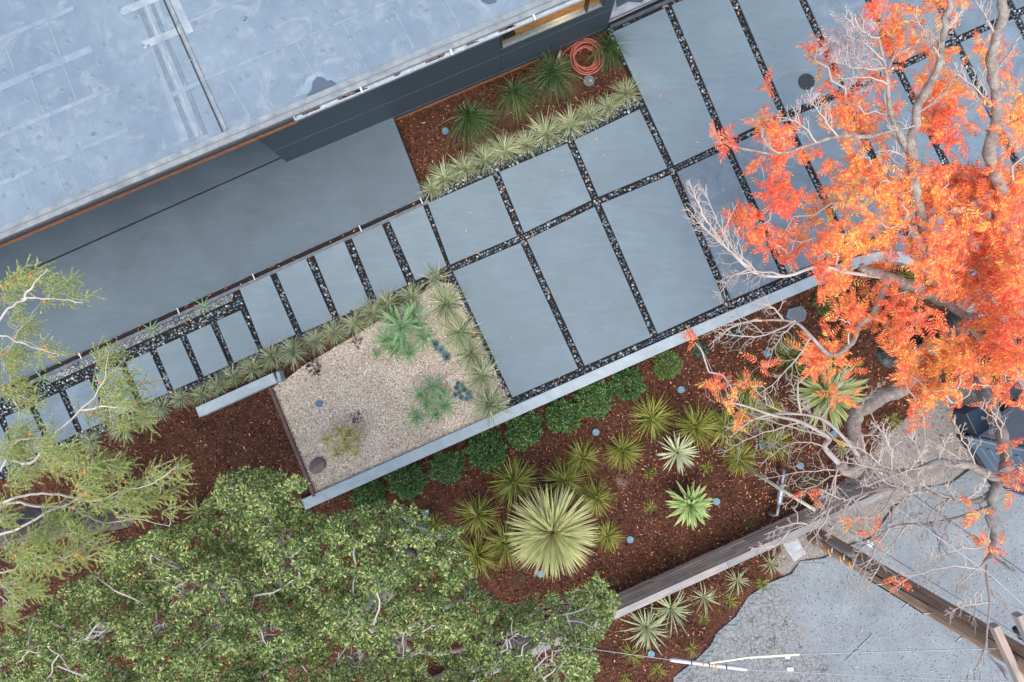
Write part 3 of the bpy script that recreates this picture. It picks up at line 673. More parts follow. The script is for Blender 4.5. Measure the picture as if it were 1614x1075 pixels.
# gutter (right part): trough, back, front lip
gut = roofpoly([(505, -2.2), (1320, -2.2), (1320, -1), (505, -1)], ROOFZ - .06, ROOFZ - .01, 'gutter', M['white_metal'], house)
roofpoly([(505, -1), (1320, -1), (1320, 4), (505, 4)], ROOFZ - .065, ROOFZ - .05, 'gutter_floor', M['white_metal'], gut)
roofpoly([(503.5, -2.2), (505, -2.2), (505, 5), (503.5, 5)], ROOFZ - .065, ROOFZ - .01, 'gutter_end', M['white_metal'], gut)
for s in (617, 771, 913, 1060): roofpoly([(s, -3.5), (s + 3.2, -3.5), (s + 3.2, 6), (s, 6)], ROOFZ - .008, ROOFZ + .014, 'gutter_strap', M['white'], gut)
for k in range(16):
    s = random.uniform(510, 900); roofpoly([(s, 1), (s + random.uniform(4, 22), 0.2), (s + 12, 2.6), (s + 1, 2.8)], ROOFZ - .049, ROOFZ - .03, 'gutter_debris', M['corten'], gut)
# roof seams
def tape(a, b, wd, h, name, mat):
    a = Vector(a); b = Vector(b); d = (b - a).normalized(); n = Vector((-d.y, d.x)) * wd / 2
    q = [a + n, b + n, b - n, a - n]; mb = MB(); mb.poly([tuple(P(p.x, p.y, ROOFZ)[:2]) for p in q], ROOFZ + .0005, ROOFZ + h); return mb.build(name, mat, roof)
def rl(off, s0, s1): # line parallel to edge, offset t
    a = Vector((0, 383)) + eu * s0 + en * off; b = Vector((0, 383)) + eu * s1 + en * off; return a, b
for off in (86, 156, 226, 296, 366, 436):
    a, b = rl(off, -500, 258 - off * .02); tape(a, b, 7 if off != 226 else 11, .004, 'membrane_seam', M['roofseam'])
for off in (112, 205, 300):
    a, b = rl(off, 330, 1200); tape(a, b, 3.5, .004, 'membrane_seam', M['roofseam'])
for s in (-120, -20, 60, 130, 190):
    for off0, off1 in ((30, 84), (90, 154), (160, 224), (230, 292)):
        ss = s + random.uniform(-18, 18); a = Vector((0, 383)) + eu * ss + en * off0; b = Vector((0, 383)) + eu * (ss + 3) + en * off1
        if random.random() < .75: tape(a, b, 2.2, .003, 'lap_seam', M['rooftape'] if random.random() < .25 else M['roofseam'])
for s in (440, 480, 560, 640, 720, 800):
    a = Vector((0, 383)) + eu * (s) + en * 30; b = Vector((0, 383)) + eu * (s - 8) + en * random.uniform(90, 180); tape(a, b, 2.0, .003, 'lap_seam', M['roofseam'])
tape((214, -60), (300, 220), 34, .003, 'repair_strip', M['roofseam'])
# keep the worn tapes proud of the wide strip
tape((196, -50), (304, 222), 8, .006, 'worn_tape', M['rooftape']); tape((216, -50), (324, 212), 7, .006, 'worn_tape', M['rooftape'])
tape((206, -52), (312, 216), 3, .0065, 'pale_tape', M['roofwhite'])
tape((242, -50), (357, 205), 4.5, .014, 'ridge_bar', M['metal_edge']); tape((236, -50), (351, 208), 2.2, .008, 'ridge_lip', M['dark_edge']); tape((252, -50), (300, 52), 13, .005, 'white_patch', M['roofwhite'])
tape((190, 20), (275, -15), 12, .0075, 'coated_seam', M['roofwhite']); tape((226, 72), (284, 48), 12, .0075, 'coated_seam', M['roofwhite']); tape((270, 150), (316, 130), 8, .0075, 'coated_seam', M['roofseam'])
def roofblob(pts, mat, name, h=.006):
    mb = MB(); mb.poly([tuple(P(x, y, ROOFZ)[:2]) for x, y in pts], ROOFZ + .001, ROOFZ + h); return mb.build(name, mat, roof)
roofblob([(462, 154), (478, 130), (476, 140), (485, 122), (502, 112), (533, 122), (552, 120), (505, 140)], M['roofseam'], 'whitish_residue', .0022)
roofblob([(483, 152), (491, 142), (493, 129), (500, 121), (509, 122), (517, 128), (522, 126), (531, 132), (518, 139), (504, 146)], M['puddle'], 'roof_puddle', .006)
roofblob([(752, -8), (760, 3), (768, 7), (780, 5), (786, -3)], M['puddle'], 'roof_puddle', .006)
fm = MB(); fm.disc((0, 0, 0), .036, .007, 10, .75); fm.disc((0, 0, .007), .012, .005, 6); fme = bpy.data.meshes.new('fastener_plate'); fme.from_pydata(fm.v, [], fm.f)
fp = [(265, 24), (213, 29), (156, 100), (124, 110), (105, 67), (140, 140), (218, 155), (52, 117), (6, 113), (110, 153), (75, 167), (168, 193), (93, 221), (120, 232), (67, 291), (137, 268), (108, 254), (14, 205), (145, 212), (27, 239), (54, 266), (20, 278), (33, 309), (43, 331), (6, 310), (104, 292), (166, 251), (200, 165), (234, 73), (562, 3), (529, 20), (618, 28), (671, 18), (551, 60), (566, 52), (586, 56), (522, 79), (509, 81), (635, 69), (573, 97), (461, 97), (425, 45), (496, 21), (411, 85), (365, 166), (325, 180), (545, 113), (620, 15), (714, 33), (745, 17), (700, 5), (580, 20), (386, 30), (360, 60), (390, 120), (430, 130), (300, 95)]
for r in range(6):
    for c in range(17):
        fp.append((-100 + c * 58 + r * 9 + random.uniform(-22, 22), 300 - c * 23.5 - r * 48 + random.uniform(-18, 18)))
for (x, y) in fp[:230]:
    t = (Vector((x, y)) - Vector((0, 383))).dot(en)
    if t < 30 or y < -70 or (195 < x < 360 and -20 < (y - (x - 265) * 2.2) < 160 and 0): continue
    link('fastener_plate', fme, roof, P(x, y, ROOFZ + .001), M['fast'])
# wall with panels
WB0, WB1 = Vector((452, 256)), Vector((957, 43)); wd = (WB1 - WB0).normalized()
def Wp(s, depth=0.0, z=0.0):   # s metres along wall from its left corner, depth into the house
    a = P(WB0.x, WB0.y, 0); b = P(WB1.x, WB1.y, 0); u = (b - a).normalized(); n = Vector((-u.y, u.x, 0))
    p = a + u * s + n * depth; return Vector((p.x, p.y, z))
WL = (P(*WB1) - P(*WB0)).length
def wbox(s0, s1, d0, d1, z0, z1, name, mat, parent, bevel=0):
    mb = MB(); mb.poly([tuple(Wp(s0, d0)[:2]), tuple(Wp(s1, d0)[:2]), tuple(Wp(s1, d1)[:2]), tuple(Wp(s0, d1)[:2])], z0, z1); return mb.build(name, mat, parent, bevel=bevel)
WS0, WS1 = 4.18, 6.02   # window span
WZ0, WZ1 = .93, 2.3
core = wbox(.03, WL - .02, .035, .12, -.3, WZ0 - .02, 'wall', M['dark_edge'], house)
wbox(.03, WS0, .035, .12, WZ0 - .02, 3.05, 'wall_core', M['dark_edge'], core); wbox(WS1, WL - .02, .035, .12, WZ0 - .02, 3.05, 'wall_core', M['dark_edge'], core); wbox(WS0, WS1, .035, .12, WZ1, 3.05, 'wall_core', M['dark_edge'], core)
wbox(0, .03, .035, 4.5, -.1, 3.05, 'side_wall', M['panel'], core); wbox(WL - .02, WL, .035, 4.5, -.25, 3.05, 'side_wall', M['panel'], core)
wbox(-6, -.02, 2.6, 2.7, 0, 3.05, 'recessed_wall', M['cedar'], core)
rows = [(-.12, .0), (.005, .70), (.705, 1.42), (1.425, 2.14), (2.145, 3.05)]
for i, (z0, z1) in enumerate(rows):
    cuts = [0, WS0 - .004, WL] if i else [2.02, WL]
    for a, b in zip(cuts[:-1], cuts[1:]):
        a2 = a + .004; segs = [(a2, b, z0, z1)]
        if a2 > 4 and z1 > WZ0:
            segs = []
            if z0 < WZ0: segs.append((a2, b, z0, WZ0 - .005))
            zz0, zz1 = max(z0, WZ0), z1
            if zz0 < WZ1: segs.append((WS1 + .004, b, zz0, min(zz1, WZ1)))
            if zz1 > WZ1: segs.append((a2, b, max(zz0, WZ1 + .004), zz1))
        for (p, q, r0, r1) in segs:
            if r1 - r0 > .03: wbox(p, q, 0, .034, r0, r1, 'panel', M['panel'], core, .002)
for z in (.7025, 1.4225): wbox(0.002, WS0 if z > WZ0 else WL, -.001, .03, z - .0035, z + .0035, 'joint_trim', M['galv'], core)
wbox(0, WL, -.0015, .03, -.001, .006, 'joint_trim', M['galv'], core)
wbox(2.02, 4.9, -.006, .03, -.26, -.13, 'cedar_base', M['cedar'], core)
win = wbox(WS0, WS1, .0, .10, WZ0 - .002, WZ0 + .03, 'window', M['galv'], house)
wbox(WS0, WS0 + .03, 0, .1, WZ0 + .03, WZ1, 'frame', M['dark_edge'], win); wbox(WS1 - .03, WS1, 0, .1, WZ0 + .03, WZ1, 'frame', M['dark_edge'], win); wbox(WS0, WS1, 0, .1, WZ1 - .03, WZ1, 'frame', M['dark_edge'], win)
wbox(WS1 - .32, WS1 - .29, 0.01, .09, WZ0 + .03, WZ1 - .03, 'mullion', M['dark_edge'], win)
wbox(WS0 + .03, WS1 - .03, .045, .051, WZ0 + .03, WZ1 - .03, 'pane', M['glass'], win)
wbox(WS0 + .01, WS1 - .01, .105, 1.6, .87, .93, 'window_shelf', M['room'], win); wbox(WS0 + .1, WS0 + .32, .13, .75, .93, .945, 'shelf_vent', M['dark_edge'], win)
rl_ = bpy.data.lights.new('room_lamp', 'POINT'); rl_.energy = 16; rl_.color = (1, .72, .42); rl_.shadow_soft_size = .08; rlo = bpy.data.objects.new('room_lamp', rl_); COL.objects.link(rlo); rlo.location = Wp(WS1 - .5, .55, 1.75)
# hidden room walls
wbox(WS0 - .3, WS1 + .05, 1.6, 1.7, 0, 3.05, 'room_wall', M['roofwhite'], win)

# ------------------------------------------------------------------ round caps etc
mbc = MB(); mbc.disc((0, 0, 0), .066, .03, 20, .96); capme = bpy.data.meshes.new('drain_cap'); capme.from_pydata(mbc.v, [], mbc.f)
mbc = MB(); [mbc.disc((x, y, .03), .008, .002, 6) for x, y in ((-.03, .02), (.03, .02), (0, -.035), (0, .035))]; holeme = bpy.data.meshes.new('cap_holes'); holeme.from_pydata(mbc.v, [], mbc.f)
caps = [(503, 636, 'in the middle of the gravel bed'), (1073, 614, 'below the lone light green round shrub'), (939, 681, 'under the middle of the dark hedge row'), (993, 850, 'right of the big cream yucca'),
        (1129, 790, 'right of the bright green agave'), (1208, 557, 'left of the yellowish grass under red twigs'), (852, 904, 'under the lower leaf tips of the big cream yucca'), (671, 808, 'at the upper edge of the green tree crown'),
        (1026, 1030, 'among the strappy plants below the fence'), (1202, 703, 'beside a lime tuft left of the metal pipe'), (1261, 734, 'above the metal pipe under bare twigs'), (702, 207, 'at the terrace end of the house planter'), (872, 137, 'under the dark grass in the house planter'), (1313, 684, 'between the bare limbs near the yellow guard')]
for x, y, lb in caps:
    z = -.035 if x == 503 else float(hgt(x, y)) + .012
    root = link('round_drain', capme, None, P(x, y, z), M['capblue']); setp(root, 'blue grey round cap ' + lb, 'drain cap', 'round irrigation caps'); root.rotation_euler.z = random.uniform(0, 3)
    h = link('cap_holes', holeme, root, P(x, y, z), M['dkplastic']); h['kind'] = 'stuff'
mb = MB(); mb.disc(P(928, 128, -.19), .10, .03, 22); o = setp(mb.build('valve_lid', M['greyplastic']), 'larger round grey valve lid under the coiled hose', 'valve lid'); mb = MB(); mb.disc(P(931, 127, -.16), .02, .006, 8); mb.build('lid_knob', M['cable'], o)
# irrigation boxes
def lid(q, z, h, name, mat, label, cat):
    q = [P(*p, z) for p in q]; mb = MB(); mb.poly([(p.x, p.y) for p in q], z, z + h); o = mb.build(name, mat, bevel=.015); setp(o, label, cat)
    c = sum(q, Vector()) / len(q); ins = [c + (p - c) * .82 for p in q]; mb = MB(); mb.poly([(p.x, p.y) for p in ins], z + h, z + h + .006); mb.build('lid_panel', M['greyplastic'] if mat is not M['padconc'] else M['pale'], o, bevel=.004); return o
lid([(1237, 500), (1241, 487), (1262, 482), (1270, 493), (1267, 505), (1255, 509)], -.3, .06, 'irrigation_box', M['capblue'], 'grey rounded irrigation box in the mulch beside the small round shrub', 'irrigation box')
lid([(1232, 856), (1255, 845), (1270, 871), (1250, 885)], -.31, .05, 'utility_box_lid', M['padconc'], 'pale rectangular concrete utility lid between the fence and the street', 'utility box')
# hose
def crom_w(p, n=6):
    p = [p[0]] + p + [p[-1]]; out = []
    for i in range(1, len(p) - 2):
        for k in range(n):
            t = k / n; out.append(.5 * ((2 * p[i]) + (p[i + 1] - p[i - 1]) * t + (2 * p[i - 1] - 5 * p[i] + 4 * p[i + 1] - p[i + 2]) * t * t + (-p[i - 1] + 3 * p[i] - 3 * p[i + 1] + p[i + 2]) * t ** 3))
    return out + [p[-2]]
def hose():
    root = empty('garden_hose', P(924, 89, -.2), 'coiled terracotta garden hose lying by the house wall', 'hose'); c = P(924, 89, -.1)
    for k in range(6):
        r = .20 + .10 * (k % 4) / 3 + random.uniform(-.01, .01); cx, cy = random.uniform(-.035, .035), random.uniform(-.04, .04); e = random.uniform(.95, 1.13); pts = []
        for i in range(49):
            a = i / 48 * 2 * math.pi + k; pts.append(c + Vector((cx + r * math.cos(a), cy + r * e * math.sin(a), -.07 + .022 * k + .01 * math.sin(a * 2 + k))))
        mb = MB(); mb.tube(pts, .012, 7, False); mb.build('hose_loop', M['hose'], root, True)
    mb = MB(); mb.tube([tuple(q) for q in crom_w([c + Vector((.28, .1, -.02)), c + Vector((.12, .34, -.08)), c + Vector((-.15, .30, -.09)), c + Vector((-.38, .12, -.09)), P(884, 94, -.12), P(883, 84, 0)])], .012, 7, False); mb.build('hose_end', M['hose'], root, True)
    mb = MB(); mb.tube([P(884, 80, .02), P(880, 90, .0), P(884, 98, -.1)], [.03, .022, .012], 8); mb.build('tap', M['galv'], root, True)
hose()
# path lights (lit)
for x, y, z, a, lb in ((555, 494, .25, R(-70), 'small black path light among the walkway grass tufts'), (746, 531, .25, R(15), 'small black path light among the driveway grass tufts')):
    root = empty('path_light', P(x, y, -.04), lb, 'path light', 'black path lights')
    mb = MB(); mb.tube([P(x, y, -.05), P(x, y, .1)], .008, 6); mb.build('stem', M['dkplastic'], root)
    mb = MB(); mb.box(P(x, y, .12), (.13, .045, .02), Matrix.Rotation(a, 3, 'Z')); mb.build('shade', M['dkplastic'], root, bevel=.004)
    l = bpy.data.lights.new('path_lamp', 'POINT'); l.energy = .22; l.color = (1, .62, .22); l.shadow_soft_size = .02; lo = bpy.data.objects.new('path_lamp', l); COL.objects.link(lo); lo.location = P(x, y, .09)
# pipe assembly
def pipe():
    root = empty('backflow_pipe', P(1232, 790, -.3), 'galvanised backflow pipe assembly in the mulch near the fence', 'pipe'); z = -.05
    A, B = P(1236, 742, z), P(1225, 812, z)
    mb = MB(); mb.tube([A + Vector((0, 0, -.25)), A, A + (B - A) * .3], .028, 8); mb.tube([A + (B - A) * .75, B, B + Vector((-.06, -.01, -.02)), B + Vector((-.09, 0, -.25))], .028, 8); mb.build('pipe', M['galv'], root, True)
    mb = MB(); mb.tube([A + (B - A) * .28, A + (B - A) * .34, A + (B - A) * .5, A + (B - A) * .7, A + (B - A) * .78], [.03, .05, .062, .05, .03], 10); mb.build('valve_body', M['galv'], root, True)
    for t in (.33, .55, .74):
        c = A + (B - A) * t; mb = MB(); mb.tube([c + Vector((.0, 0, 0)), c + Vector((.075, .01, .02))], [.022, .016], 8); mb.build('test_cock', M['cable'], root, True)
pipe()
def rod(name, pts, r, mat, label=None, cat=None, parent=None, sides=8, group=None):
    mb = MB(); mb.tube(pts, r, sides); o = mb.build(name, mat, parent, True); setp(o, label, cat, group) if label else None; return o
# utility pole leaning with perspective, guy wires, cross arms
PB = P(1283, 843, -.35); PT = PB + Vector((.18, .1, 10.2))
def pole():
    root = empty('utility_pole', PB, 'brown wooden utility pole rising from beside the fence', 'utility pole')
    def at(z): return PB + (PT - PB) * ((z + .35) / 10.2)
    mb = MB(); pts = [at(z) for z in np.linspace(-.35, 9.8, 24)]; rr = [.165 - .045 * i / 23 + random.uniform(-.003, .003) for i in range(24)]
    mb.tube([p - PB for p in pts], rr, 18); me_o = mb.build('pole_shaft', M['pole'], root, True); me_o.location = (0, 0, 0)
    inn = Vector((-PB.x, -PB.y, 0)).normalized(); side = Vector((-inn.y, inn.x, 0))
    mb = MB(); mb.tube([at(z) + inn * (.15 - .004 * z) + side * (.02 + .03 * math.sin(z)) for z in np.linspace(-.3, 9, 30)], .012, 6); mb.build('pole_cable', M['blackcable'], root, True)
    mb = MB(); mb.tube([at(z) + side * (.165 - .004 * z) for z in np.linspace(1.6, 3.0, 6)], .012, 6); mb.build('pole_conduit', M['blackcable'], root, True)
    mb = MB(); mb.tube([at(z) + inn * (.15) - side * .03 for z in np.linspace(.3, 1.3, 6)], [.03, .05, .055, .055, .05, .03], 8); mb.build('pole_guard', M['arm'], root, True)
    for z in (.55, .95, 1.25):
        mb = MB(); mb.tube([at(z) + inn * .17 * math.cos(a) + side * .17 * math.sin(a) for a in np.linspace(.5, 1.25, 6)], .014, 6); mb.build('marker_band', M['orange'], root, True)
        mb = MB(); mb.tube([at(z + .12) + inn * .168 * math.cos(a) + side * .168 * math.sin(a) for a in np.linspace(.15, .7, 6)], .012, 6); mb.build('marker_band', M['white'], root, True)
    for i, z in enumerate(np.arange(2.2, 5, .55)):
        d = side if i % 2 else -side; d = side * .9 + inn * .3 if i % 2 else side * .6 + inn * .75
        mb = MB(); mb.tube([at(z) + d * .1, at(z) + d * .27], .012, 6); mb.build('climbing_step', M['galv'], root, True)
    for k, (z, L) in enumerate(((4.72, 1.9), (5.05, 1.9))):
        a = P(1566, 985, z) if k == 0 else P(1603, 968, z); b = P(1612, 1085, z) if k == 0 else P(1650, 1068, z)
        ang = math.atan2(b.y - a.y, b.x - a.x); c = (a + b) / 2; mb = MB(); mb.box((0, 0, 0), ((b - a).length, .075, .1)); o = mb.build('crossarm', M['arm'], root, bevel=.004); o.location = c - PB; o.rotation_euler.z = ang
    for (x, y) in ((1600, 998), (1607, 1003)): mb = MB(); mb.tube([P(x, y - 8, 4.9), P(x + 12, y + 5, 4.9)], [.035, .05], 10); mb.build('insulator', M['dkplastic'], root, True)
    # down guy wires with guards
    def guy(a, topz, gmat, g0, g1, label, off):
        A = P(*a, -.3); B = at(topz); r = empty('guy_wire', A, label, 'guy wire'); d = B - A
        mb = MB(); mb.tube([A, B], .006, 5); mb.build('wire', M['cable'], r, True)
        mb = MB(); mb.tube([A + d * g0, A + d * (g0 + g1) / 2, A + d * g1], [.024, .028, .024], 8); mb.build('guard', gmat, r, True)
        c = A + d * (g1 + .12); mb = MB(); mb.box(c, (.1, .06, .05), Matrix.Rotation(-.6, 3, 'Z')); mb.build('clamp', M['white'], r, bevel=.01)
    guy((1163, 729), 9.6, M['cream'], .02, .235, 'guy wire with long cream guard crossing the fence to the pole', 0)
    guy((1290, 674), 9.2, M['yellow'], .004, .10, 'guy wire with yellow guard rising behind the bare limbs', 0)
pole()
# overhead lines near bottom
def line(name, pts, r, label, cov=None):
    w_ = [P(*p) for p in pts]; root = empty(name, w_[0], label, 'overhead cable'); mb = MB(); mb.tube(w_, r, 5); mb.build('wire', M['cable'], root, True)
    for (a, b, rr, mt) in cov or []:
        A, B = P(*a), P(*b); mid = (A + B) / 2; mb = MB(); mb.tube([A, A + (B - A) * .04, mid, B - (B - A) * .04, B], [rr * .8, rr, rr, rr, rr * .8], 10); mb.build('line_cover', mt, root, True)
    return root
r1 = line('overhead_cable', [(880, 1016, 4.4), (1056, 1040, 4.4), (1180, 1056, 4.4), (1500, 1071, 4.4), (1760, 1078, 4.5)], .0045, 'lower overhead cable with a white tubular cover crossing the street', [((1056, 1040, 4.4), (1178, 1055, 4.4), .022, M['white'])])
for x, y in ((1109, 1047), (1123, 1049), (1129, 1050)): mb = MB(); mb.box(P(x, y, 4.43), (.012, .04, .03)); mb.build('cover_band', M['orange'], r1)
for x, y in ((1090, 1044), (1118, 1048), (1145, 1051)): mb = MB(); mb.box(P(x, y, 4.42), (.006, .05, .045)); mb.build('cover_joint', M['dkplastic'], r1)
mb = MB(); mb.box(P(1245, 1054, 4.42), (.08, .05, .04)); mb.build('clamp', M['white'], r1, bevel=.01)
r2 = line('overhead_cable', [(1118, 1045, 4.6), (1180, 1037, 4.6), (1260, 1031, 4.6), (1400, 1027, 4.6), (1620, 1021, 4.6), (1900, 1010, 4.7)], .006, 'upper overhead cable with a cream cover crossing the street', [((1260, 1031, 4.6), (1180, 1036, 4.6), .015, M['cream']), ((1180, 1036, 4.6), (1119, 1045, 4.6), .012, M['cream'])])
mb = MB(); mb.box(P(1241, 1035, 4.6), (.06, .04, .04)); mb.build('clamp', M['white'], r2, bevel=.01)
r3 = line('overhead_cable', [(1400, 790, 5.5), (1560, 905, 5.5), (1620, 960, 5.5), (1900, 1220, 5.5)], .006, 'thin dark overhead cable beside the crossarms')
# portable cabin
def cabin():
    A = P(1509, 686, -.3); B = P(1558, 758, -.3); u = (B - A).normalized(); n = Vector((-u.y, u.x, 0))
    if n.dot(A) < 0: n = -n
    root = empty('portable_toilet', A, 'blue grey portable toilet cabin behind the bare red tree limbs', 'portable toilet'); L = 1.15; Hh = 2.25
    rot = Matrix.Rotation(math.atan2(u.y, u.x), 3, 'Z')
    def bx(s0, s1, d0, d1, z0, z1, name, mat, bevel=.01):
        c = A + u * (s0 + s1) / 2 + n * (d0 + d1) / 2; mb = MB(); mb.box((c.x, c.y, (z0 + z1) / 2), (s1 - s0, d1 - d0, z1 - z0), rot); return mb.build(name, mat, root, bevel=bevel)
    bx(-.02, L + .02, -.02, L + .02, -.3, -.16, 'skid_base', M['dkplastic']); bx(.03, L - .03, .03, L - .03, -.16, Hh - .05, 'cabin_body', M['toilet'])
    bx(.0, .05, .0, .05, -.16, Hh, 'corner_post', M['cabingrey']); bx(L - .05, L, 0, .05, -.16, Hh, 'corner_post', M['toilet']); bx(0, .05, L - .05, L, -.16, Hh, 'corner_post', M['toilet'])
    for z in np.arange(.05, Hh - .2, .22): bx(.2, L - .12, .012, .03, z, z + .1, 'wall_rib', M['toilet'], .008)
    bx(-.0, .03, .1, L - .1, -.1, Hh - .15, 'side_panel', M['cabingrey'])
    bx(-.03, L + .03, -.03, L + .03, Hh - .05, Hh + .05, 'cabin_roof', M['cabingrey'], .02)
    p = Matrix(((u.x, 0, -n.x), (u.y, 0, -n.y), (0, 1, 0))).to_4x4()
    zc = 1.02
    bx(.42, .98, -.004, .012, zc - .16, zc + .16, 'sign_plate', M['white'], .004)
    cu = bpy.data.curves.new('sign_text', 'FONT'); cu.body = 'United'; cu.size = .2; cu.extrude = .001; cu.align_x = 'CENTER'; cu.align_y = 'CENTER'; cu.shear = .2; cu.offset = .004; tmp = bpy.data.objects.new('sign_tmp', cu); COL.objects.link(tmp); dg = bpy.context.evaluated_depsgraph_get(); tme = bpy.data.meshes.new_from_object(tmp.evaluated_get(dg)); bpy.data.objects.remove(tmp); tme.materials.clear(); tme.materials.append(M['ink'])
    to = bpy.data.objects.new('sign_text', tme); COL.objects.link(to); to.parent = root
    pos = A + u * .70 - n * .0065 + Vector((0, 0, zc - .02)); x = u; y = Vector((0, 0, 1)); zz = x.cross(y)
    mt = Matrix((x, y, zz)).transposed().to_4x4()
    if zz.dot(-n) < 0: x = -u; zz = x.cross(y); mt = Matrix((x, y, zz)).transposed().to_4x4()
    mt.translation = pos - A; to.matrix_basis = mt
    mb = MB(); mb.tube([pos + x * math.cos(t) * .24 + Vector((0, 0, .05 + .06 * math.sin(t))) - n * .004 for t in np.linspace(.4, 2.6, 12)], .005, 4); mb.build('sign_swoosh', M['ink'], root)
    q = [(1497, 648), (1520, 638), (1538, 670), (1514, 682)]; pts = [P(*a, -.3) for a in q]; mb = MB(); mb.poly([(a.x, a.y) for a in pts], -.3, .12); o = mb.build('storage_bin', M['navy'], bevel=.02); setp(o, 'dark navy lidded bin beside the portable toilet', 'bin')
    c = sum(pts, Vector()) / 4; mb = MB(); mb.poly([tuple((c + (a - c) * 1.06)[:2]) for a in pts], .122, .16); mb.build('lid', M['navy'], o, bevel=.015)
cabin()
# boulder
def boulder():
    v, f = [], []; import bmesh
    bm = bmesh.new(); bmesh.ops.create_icosphere(bm, subdivisions=3, radius=1)
    for q in bm.verts: q.co = Vector((q.co.x * .17, q.co.y * .12, q.co.z * .09)) * (1 + .25 * mnoise.noise(q.co * 1.5))
    me = bpy.data.meshes.new('boulder'); bm.to_mesh(me); me.polygons.foreach_set('use_smooth', [True] * len(me.polygons)); bm.free()
    o = link('boulder', me, None, P(502, 733, -.02), M['rock']); o.rotation_euler.z = .6; setp(o, 'smooth brown boulder in the lower corner of the gravel bed', 'boulder')
boulder()

# ------------------------------------------------------------------ plants
def blades(n, L, elev, width, droop, nseg=4, spread=.03, lean=(0, 0), lvar=.3, az=None):
    """arching blades; returns verts, quads"""
    VV, FF = [], []; b = 0
    for i in range(n):
        a = (az() if az else random.uniform(0, 2 * math.pi)); e = random.uniform(*elev); l = L * random.uniform(1 - lvar, 1 + lvar * .4); w_ = width * random.uniform(.7, 1.3)
        p = Vector((random.gauss(0, spread), random.gauss(0, spread), 0)); ds = l / nseg; dr = droop * random.uniform(.5, 1.5); tw = random.uniform(-.6, .6)
        for k in range(nseg + 1):
            t = k / nseg; d = Vector((math.cos(a) * math.cos(e) + lean[0], math.sin(a) * math.cos(e) + lean[1], math.sin(e))).normalized()
            s = Vector((-math.sin(a), math.cos(a), tw)).normalized() * w_ * (1 - t ** 1.8 * .92) * .5
            VV += [tuple(p - s), tuple(p + s)]
            if k < nseg: FF.append((b + 2 * k, b + 2 * k + 1, b + 2 * k + 3, b + 2 * k + 2))
            p = p + d * ds; e -= dr / nseg
        b += 2 * (nseg + 1)
    return np.array(VV), np.array(FF)
VARS = {}
def variants(key, n, fn):
    if key not in VARS: VARS[key] = [fn() for _ in range(n)]
    return random.choice(VARS[key])
def tuft(key, x, y, r, label, group, cat, gen, mat, name='grass_tuft', zoff=0, zs=1.0):
    """r: radius in plan pixels; generator meshes have unit reach"""
    z = (float(hgt(x, y)) if not inpoly(np.array([x]), np.array([y]), GRAVEL)[0] else -.035) + zoff
    z = max(z, -.31)
    me = variants(key, 4, lambda: fastmesh(name, *gen(), True))
    o = link(name, me, None, P(x, y, z - .01), mat); s = r / S; s *= random.uniform(.9, 1.1); o.scale = (s, s, s * zs * random.uniform(.85, 1.2)); o.rotation_euler = (random.gauss(0, .13), random.gauss(0, .13), random.uniform(0, 6.28))
    return setp(o, label, cat, group)
g_fesc = lambda: blades(230, 1.2, (R(5), R(84)), .034, .95, 4, .07)
g_lom = lambda: blades(230, 1.3, (R(10), R(82)), .042, .95, 4, .06)
g_spk = lambda: blades(70, 1.25, (R(5), R(80)), .05, .8, 4, .05)
rowA = [(982, 147, 28), (954, 167, 22), (924, 181, 25), (895, 196, 26), (857, 208, 30), (825, 226, 22), (791, 234, 27), (759, 250, 24), (728, 265, 26), (697, 278, 23), (677, 296, 22)]
for i, (x, y, r) in enumerate(rowA): tuft('fesc', x + 4, y + 4, r * 1.12, f'pale grass tuft edging the house planter, {ORD[i]} from the driveway end', 'pale grass tufts edging the house planter', 'grass tuft', g_fesc, M['fescue'], zoff=.12 if i else .1)
rowB = [(687, 440, 27), (650, 467, 27), (612, 480, 24), (587, 494, 27), (560, 511, 26), (528, 524, 24), (499, 537, 27), (464, 554, 26), (432, 561, 24), (400, 581, 25), (370, 594, 22), (345, 609, 21), (320, 621, 21), (286, 628, 21), (256, 641, 23), (233, 658, 21), (196, 676, 24), (147, 695, 25), (95, 722, 24), (45, 742, 24)]
for i, (x, y, r) in enumerate(rowB): tuft('fesc', x, y, r, (f'pale grass tuft along the walkway, {ORD[i]} from the driveway corner' if i < 17 else f'pale grass tuft under the conifer, {ORD[i-17]} beyond the mulch corner'), 'pale grass tufts along the walkway', 'grass tuft', g_fesc, M['fescue'])
rowC = [(704, 480, 38), (726, 524, 34), (743, 556, 32), (759, 591, 34), (771, 635, 32)]
for i, (x, y, r) in enumerate(rowC): tuft('fesc', x, y, r, f'large pale grass tuft between gravel bed and driveway, {ORD[i]} from the top', 'large pale tufts at the driveway edge', 'grass tuft', g_fesc, M['fescue'])
